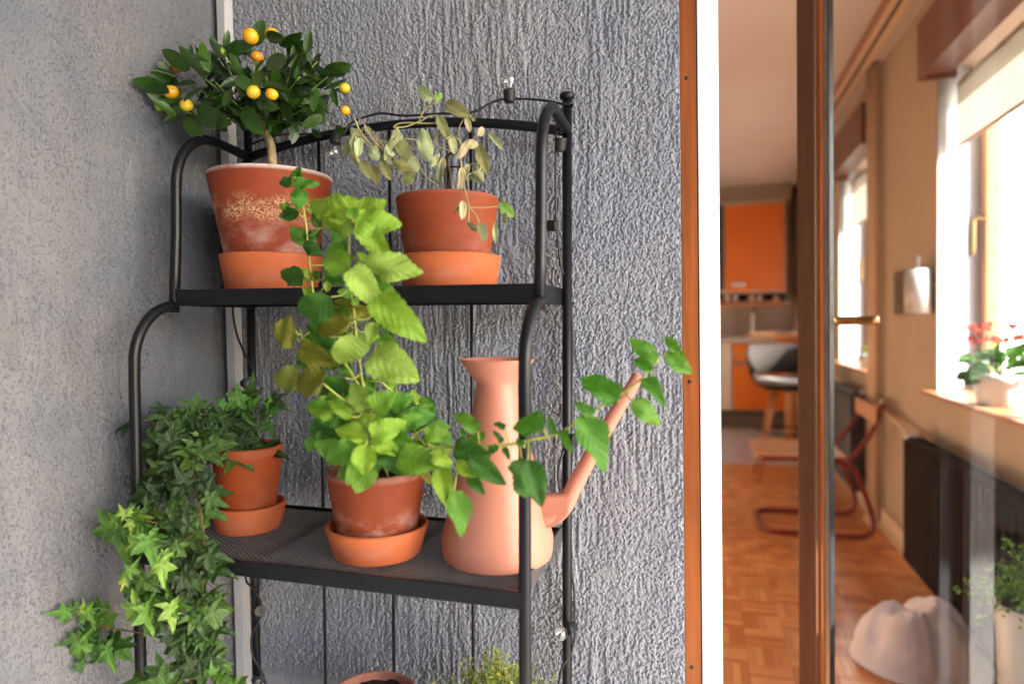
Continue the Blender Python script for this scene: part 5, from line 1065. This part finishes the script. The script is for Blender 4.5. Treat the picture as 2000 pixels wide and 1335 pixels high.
obj('backrest', V, Fc, 'stool_shell', sto)
for th in (R(15), R(165)): tube('backrest_arm', [(sx + .19 * math.cos(th), sy + .19 * math.sin(th), .70), (sx + .245 * math.cos(th), sy + .245 * math.sin(th), .80)], .02, 'stool_shell', sto)
for th in (R(40), R(140), R(222), R(318)):
    tube('leg', [(sx + .10 * math.cos(th), sy + .10 * math.sin(th), .675), (sx + .27 * math.cos(th), sy + .27 * math.sin(th), .004)], lambda s: .016 - .006 * s, 'leg_wood', sto)
tube('foot_ring', [(sx + .188 * math.cos(R(a)), sy + .188 * math.sin(R(a)), .36) for a in range(0, 361, 12)], .008, 'black_steel', sto, False, 8)
# red cantilever chair
rc = thing('cantilever_chair', 'red tubular chair with plywood seat in front of the black radiator', 'chair', (.55, 4.2, 0))
bm = bmesh.new(); add_box(bm, .26, .72, 3.86, 4.32, .448, .462, .006); bm_obj('seat', bm, 'ply_wood', rc)
lo = []
for yy, s_ in ((3.92, 1), (4.36, -1)):
    lo.append([(.30, yy, .42), (.55, yy, .435), (.74, yy, .40), (.80, yy, .30), (.86, yy, .10), (.82, yy, .025), (.70, yy, .018), (.36, yy, .018)])
sp = smooth_path(lo[0], 6) + smooth_path([(.36, 3.92, .018), (.30, 3.98, .018), (.295, 4.14, .018), (.30, 4.30, .018), (.36, 4.36, .018)], 6)[1:-1] + list(reversed(smooth_path(lo[1], 6)))
tube('frame', sp, .014, 'red_paint', rc, False, 12)
for yy in (3.92, 4.36):
    tube('back_upright', smooth_path([(.735, yy, .42), (.80, yy, .50), (.87, yy, .62), (.90, yy, .735)], 6), .013, 'red_paint', rc); lathe('end_cap', [(.001, 0), (.015, 0), (.016, .014), (.008, .02), (.001, .021)], 'white_ceramic', rc, False, 14, (.90, yy, .737))
bm = bmesh.new(); add_box(bm, .862, .874, 3.90, 4.38, .63, .72, .004); bm_obj('backrest', bm, 'ply_wood', rc)
box('under_rail', .28, .70, 3.90, 3.925, .43, .4475, 'red_paint', rc); box('under_rail', .28, .70, 4.3, 4.325, .43, .4475, 'red_paint', rc)
# pots on the sills
def sillpot(name, label, x, y, z, r, h, mat, lip=True):
    pr = [(.001, 0), (r * .78, 0), (r * .8, .004), (r * .9, h * .62), (r * .9, h * .64), (r, h * .68), (r, h), (r - .006, h), (r - .008, h * .85), (.001, h * .84)] if lip else [(.001, 0), (r * .8, 0), (r, h), (r - .006, h), (.001, h * .85)]
    o = lathe(name, pr, mat, None, True, 40); o.location = (x, y, z); return setp(o, label, 'flower pot')
pp = U(1940, 795, 'X', WX + .03)
pz = .868; ph = U(1940, 730, 'X', WX + .03).z - pz; prd = .5 * 92 / F_PX * (pp - CAMP).dot(CF)
sillpot('flower_pot', 'cream ceramic pot with a wide collar on the near window sill', WX + .05, pp.y, pz, prd, ph, 'white_ceramic')
kal = thing('flowering_plant', 'green leafy plant with red flower heads on the near window sill', 'plant', (WX + .05, pp.y, pz + ph)); kc0 = Vector((WX + .05, pp.y, pz + ph * .9))
rg = random.Random(3); SV, SF = [], []
for k in range(46):
    a = rg.uniform(0, 6.28); el = rg.uniform(.1, 1.2); d = Vector((math.cos(a) * math.cos(el), math.sin(a) * math.cos(el), math.sin(el)))
    b = kc0 + d * rg.uniform(.02, .10); put_leaf(ROUND, b, b + (d + Vector((0, 0, -.3))) * rg.uniform(.055, .09), kal, rg.choice([(.035, .12, .03), (.06, .18, .04), (.10, .24, .06)]), 1.0, (d + Vector((-.3, -.4, .5))).normalized(), rg.uniform(-.4, .4))
for k in range(9):
    a = rg.uniform(0, 6.28); e = kc0 + Vector((math.cos(a) * rg.uniform(.02, .13), math.sin(a) * rg.uniform(.02, .13), rg.uniform(.13, .21)))
    tube_data([kc0, kc0.lerp(e, .6) + Vector((0, 0, .02)), e], .002, 5, SV, SF)
    V, Fc = [], []
    for j in range(26):
        q = e + Vector((rg.gauss(0, .016), rg.gauss(0, .016), rg.gauss(0, .008))); d = Vector((rg.gauss(0, 1), rg.gauss(0, 1), 1)).normalized(); w_ = d.orthogonal().normalized() * .008; x_ = d.cross(w_)
        i = len(V); V += [q + w_, q + x_, q - w_, q - x_, q - d * .004]; Fc += [(i, i + 1, i + 4), (i + 1, i + 2, i + 4), (i + 2, i + 3, i + 4), (i + 3, i, i + 4)]
    obj('flower_head', V, Fc, 'red_petal', kal, False, False)
obj('stems', SV, SF, 'green_stem', kal)
p2 = U(1646, 672, 'X', WX + .06); sillpot('flower_pot', 'small pink and grey pot on the second window sill', WX + .06, p2.y, .868, .06, .10, 'pink_ceramic', False)
p3 = U(1697, 705, 'X', WX + .02); sillpot('flower_pot', 'small cream pot at the near end of the second window sill', WX + .02, p3.y, .868, .055, .09, 'white_ceramic', False)
for q, lab, hgt in ((p2, 'thin leafy plant in the pink pot on the second sill', .24), (p3, 'tiny seedling in the small cream pot on the second sill', .07)):
    xx = WX + .06 if q is p2 else WX + .02
    sd = thing('small_plant', lab, 'plant', (xx, q.y, .95)); SV, SF = [], []
    for k in range(9 if q is p2 else 4):
        z_ = .94 + hgt * (k + 1) / 9 * (1 if q is p2 else 2); a = k * 2.2; b = Vector((xx, q.y, z_)); put_leaf(ROUND, b, b + Vector((math.cos(a) * .05, math.sin(a) * .05, .03)), sd, (.22, .32, .05), 1.0)
    tube('stem', [(xx, q.y, .93), (xx, q.y, .95 + hgt)], .003, 'green_stem', sd)
# solid heap standing in for a pale reflection in the door glass
po = thing('reflection_heap', 'pale lilac-white heap standing in for a reflection in the door glass', 'cloth', (.70, 2.58, 0))
V, Fc = [], []; NA, NB = 96, 40
for i in range(NB + 1):
    s_ = i / NB
    for k in range(NA):
        th = 2 * math.pi * k / NA; c_, d_ = math.cos(th), math.sin(th)
        rad = (.205 + .03 * mnoise.noise(Vector((1.5 * c_, 1.5 * d_, 4)))) * s_
        x, y = .70 + rad * c_ * 1.05, 2.58 + rad * d_ * .95
        env = (1 - s_ ** 2.6) * .17
        q = Vector((x * 7.5 + y * 2, y * 5.0, 2.0)); w_ = mnoise.noise(q * .8) * 1.3
        rid = 1 - abs(mnoise.noise(q + Vector((w_, -w_, 0)))) * 2.0; rid2 = 1 - abs(mnoise.noise(q * 2.3 + Vector((w_, w_, 3)))) * 2.0
        z = env + (.075 * rid + .030 * rid2 - .04) * (1 - s_ ** 5) + .004
        if s_ > .9: z = max(.003, z * (1 - (s_ - .9) * 9.7))
        V.append((x, y, max(.003, z)))
for i in range(NB):
    for k in range(NA): k2 = (k + 1) % NA; Fc.append((i * NA + k, (i + 1) * NA + k, (i + 1) * NA + k2, i * NA + k2))
obj('reflection_shape', V, Fc, 'reflection_white', po)
# planter and plant standing in for a pair reflected in the door glass
px_, py_ = .80, 1.93
plr = lathe('planter', [(.001, 0), (.075, 0), (.078, .006), (.098, .47), (.094, .475), (.090, .47), (.086, .42), (.001, .42)], 'white_ceramic', None, True, 44); plr.location = (px_, py_, .001); setp(plr, 'tall white planter standing in for a pot reflected in the door glass', 'planter')
bu = thing('reflected_plant', 'bushy bright green plant standing in for one reflected in the door glass', 'plant', (px_, py_, .42)); LV, LF, SV, SF = [], [], [], []
rg = random.Random(8); bc = Vector((px_, py_, .43))
for k in range(90):
    a = rg.uniform(0, 6.28); el = rg.uniform(-.15, 1.4); Lg = rg.uniform(.10, .20); e = bc + Vector((math.cos(a) * math.cos(el), math.sin(a) * math.cos(el), math.sin(el) + .15)) * Lg
    p = smooth_path([bc, bc.lerp(e, .5) + Vector((0, 0, .03)), e], 5); tube_data(p, .0009, 4, SV, SF)
    for j in range(24):
        q = p[int(rg.uniform(.4, 1) * (len(p) - 1))] + Vector((rg.gauss(0, .008), rg.gauss(0, .008), rg.gauss(0, .008))); d = Vector((rg.gauss(0, 1), rg.gauss(0, 1), rg.gauss(.4, .6))).normalized(); L = rg.uniform(.009, .016); w_ = d.orthogonal().normalized() * L * .42
        i = len(LV); LV += [q, q + d * L * .5 + w_, q + d * L, q + d * L * .5 - w_]; LF.append((i, i + 1, i + 2, i + 3))
o = obj('foliage', LV, LF, 'bush_mass', bu); o['kind'] = 'stuff'; obj('stems', SV, SF, 'green_stem', bu)
print('PARQUET', cnt)
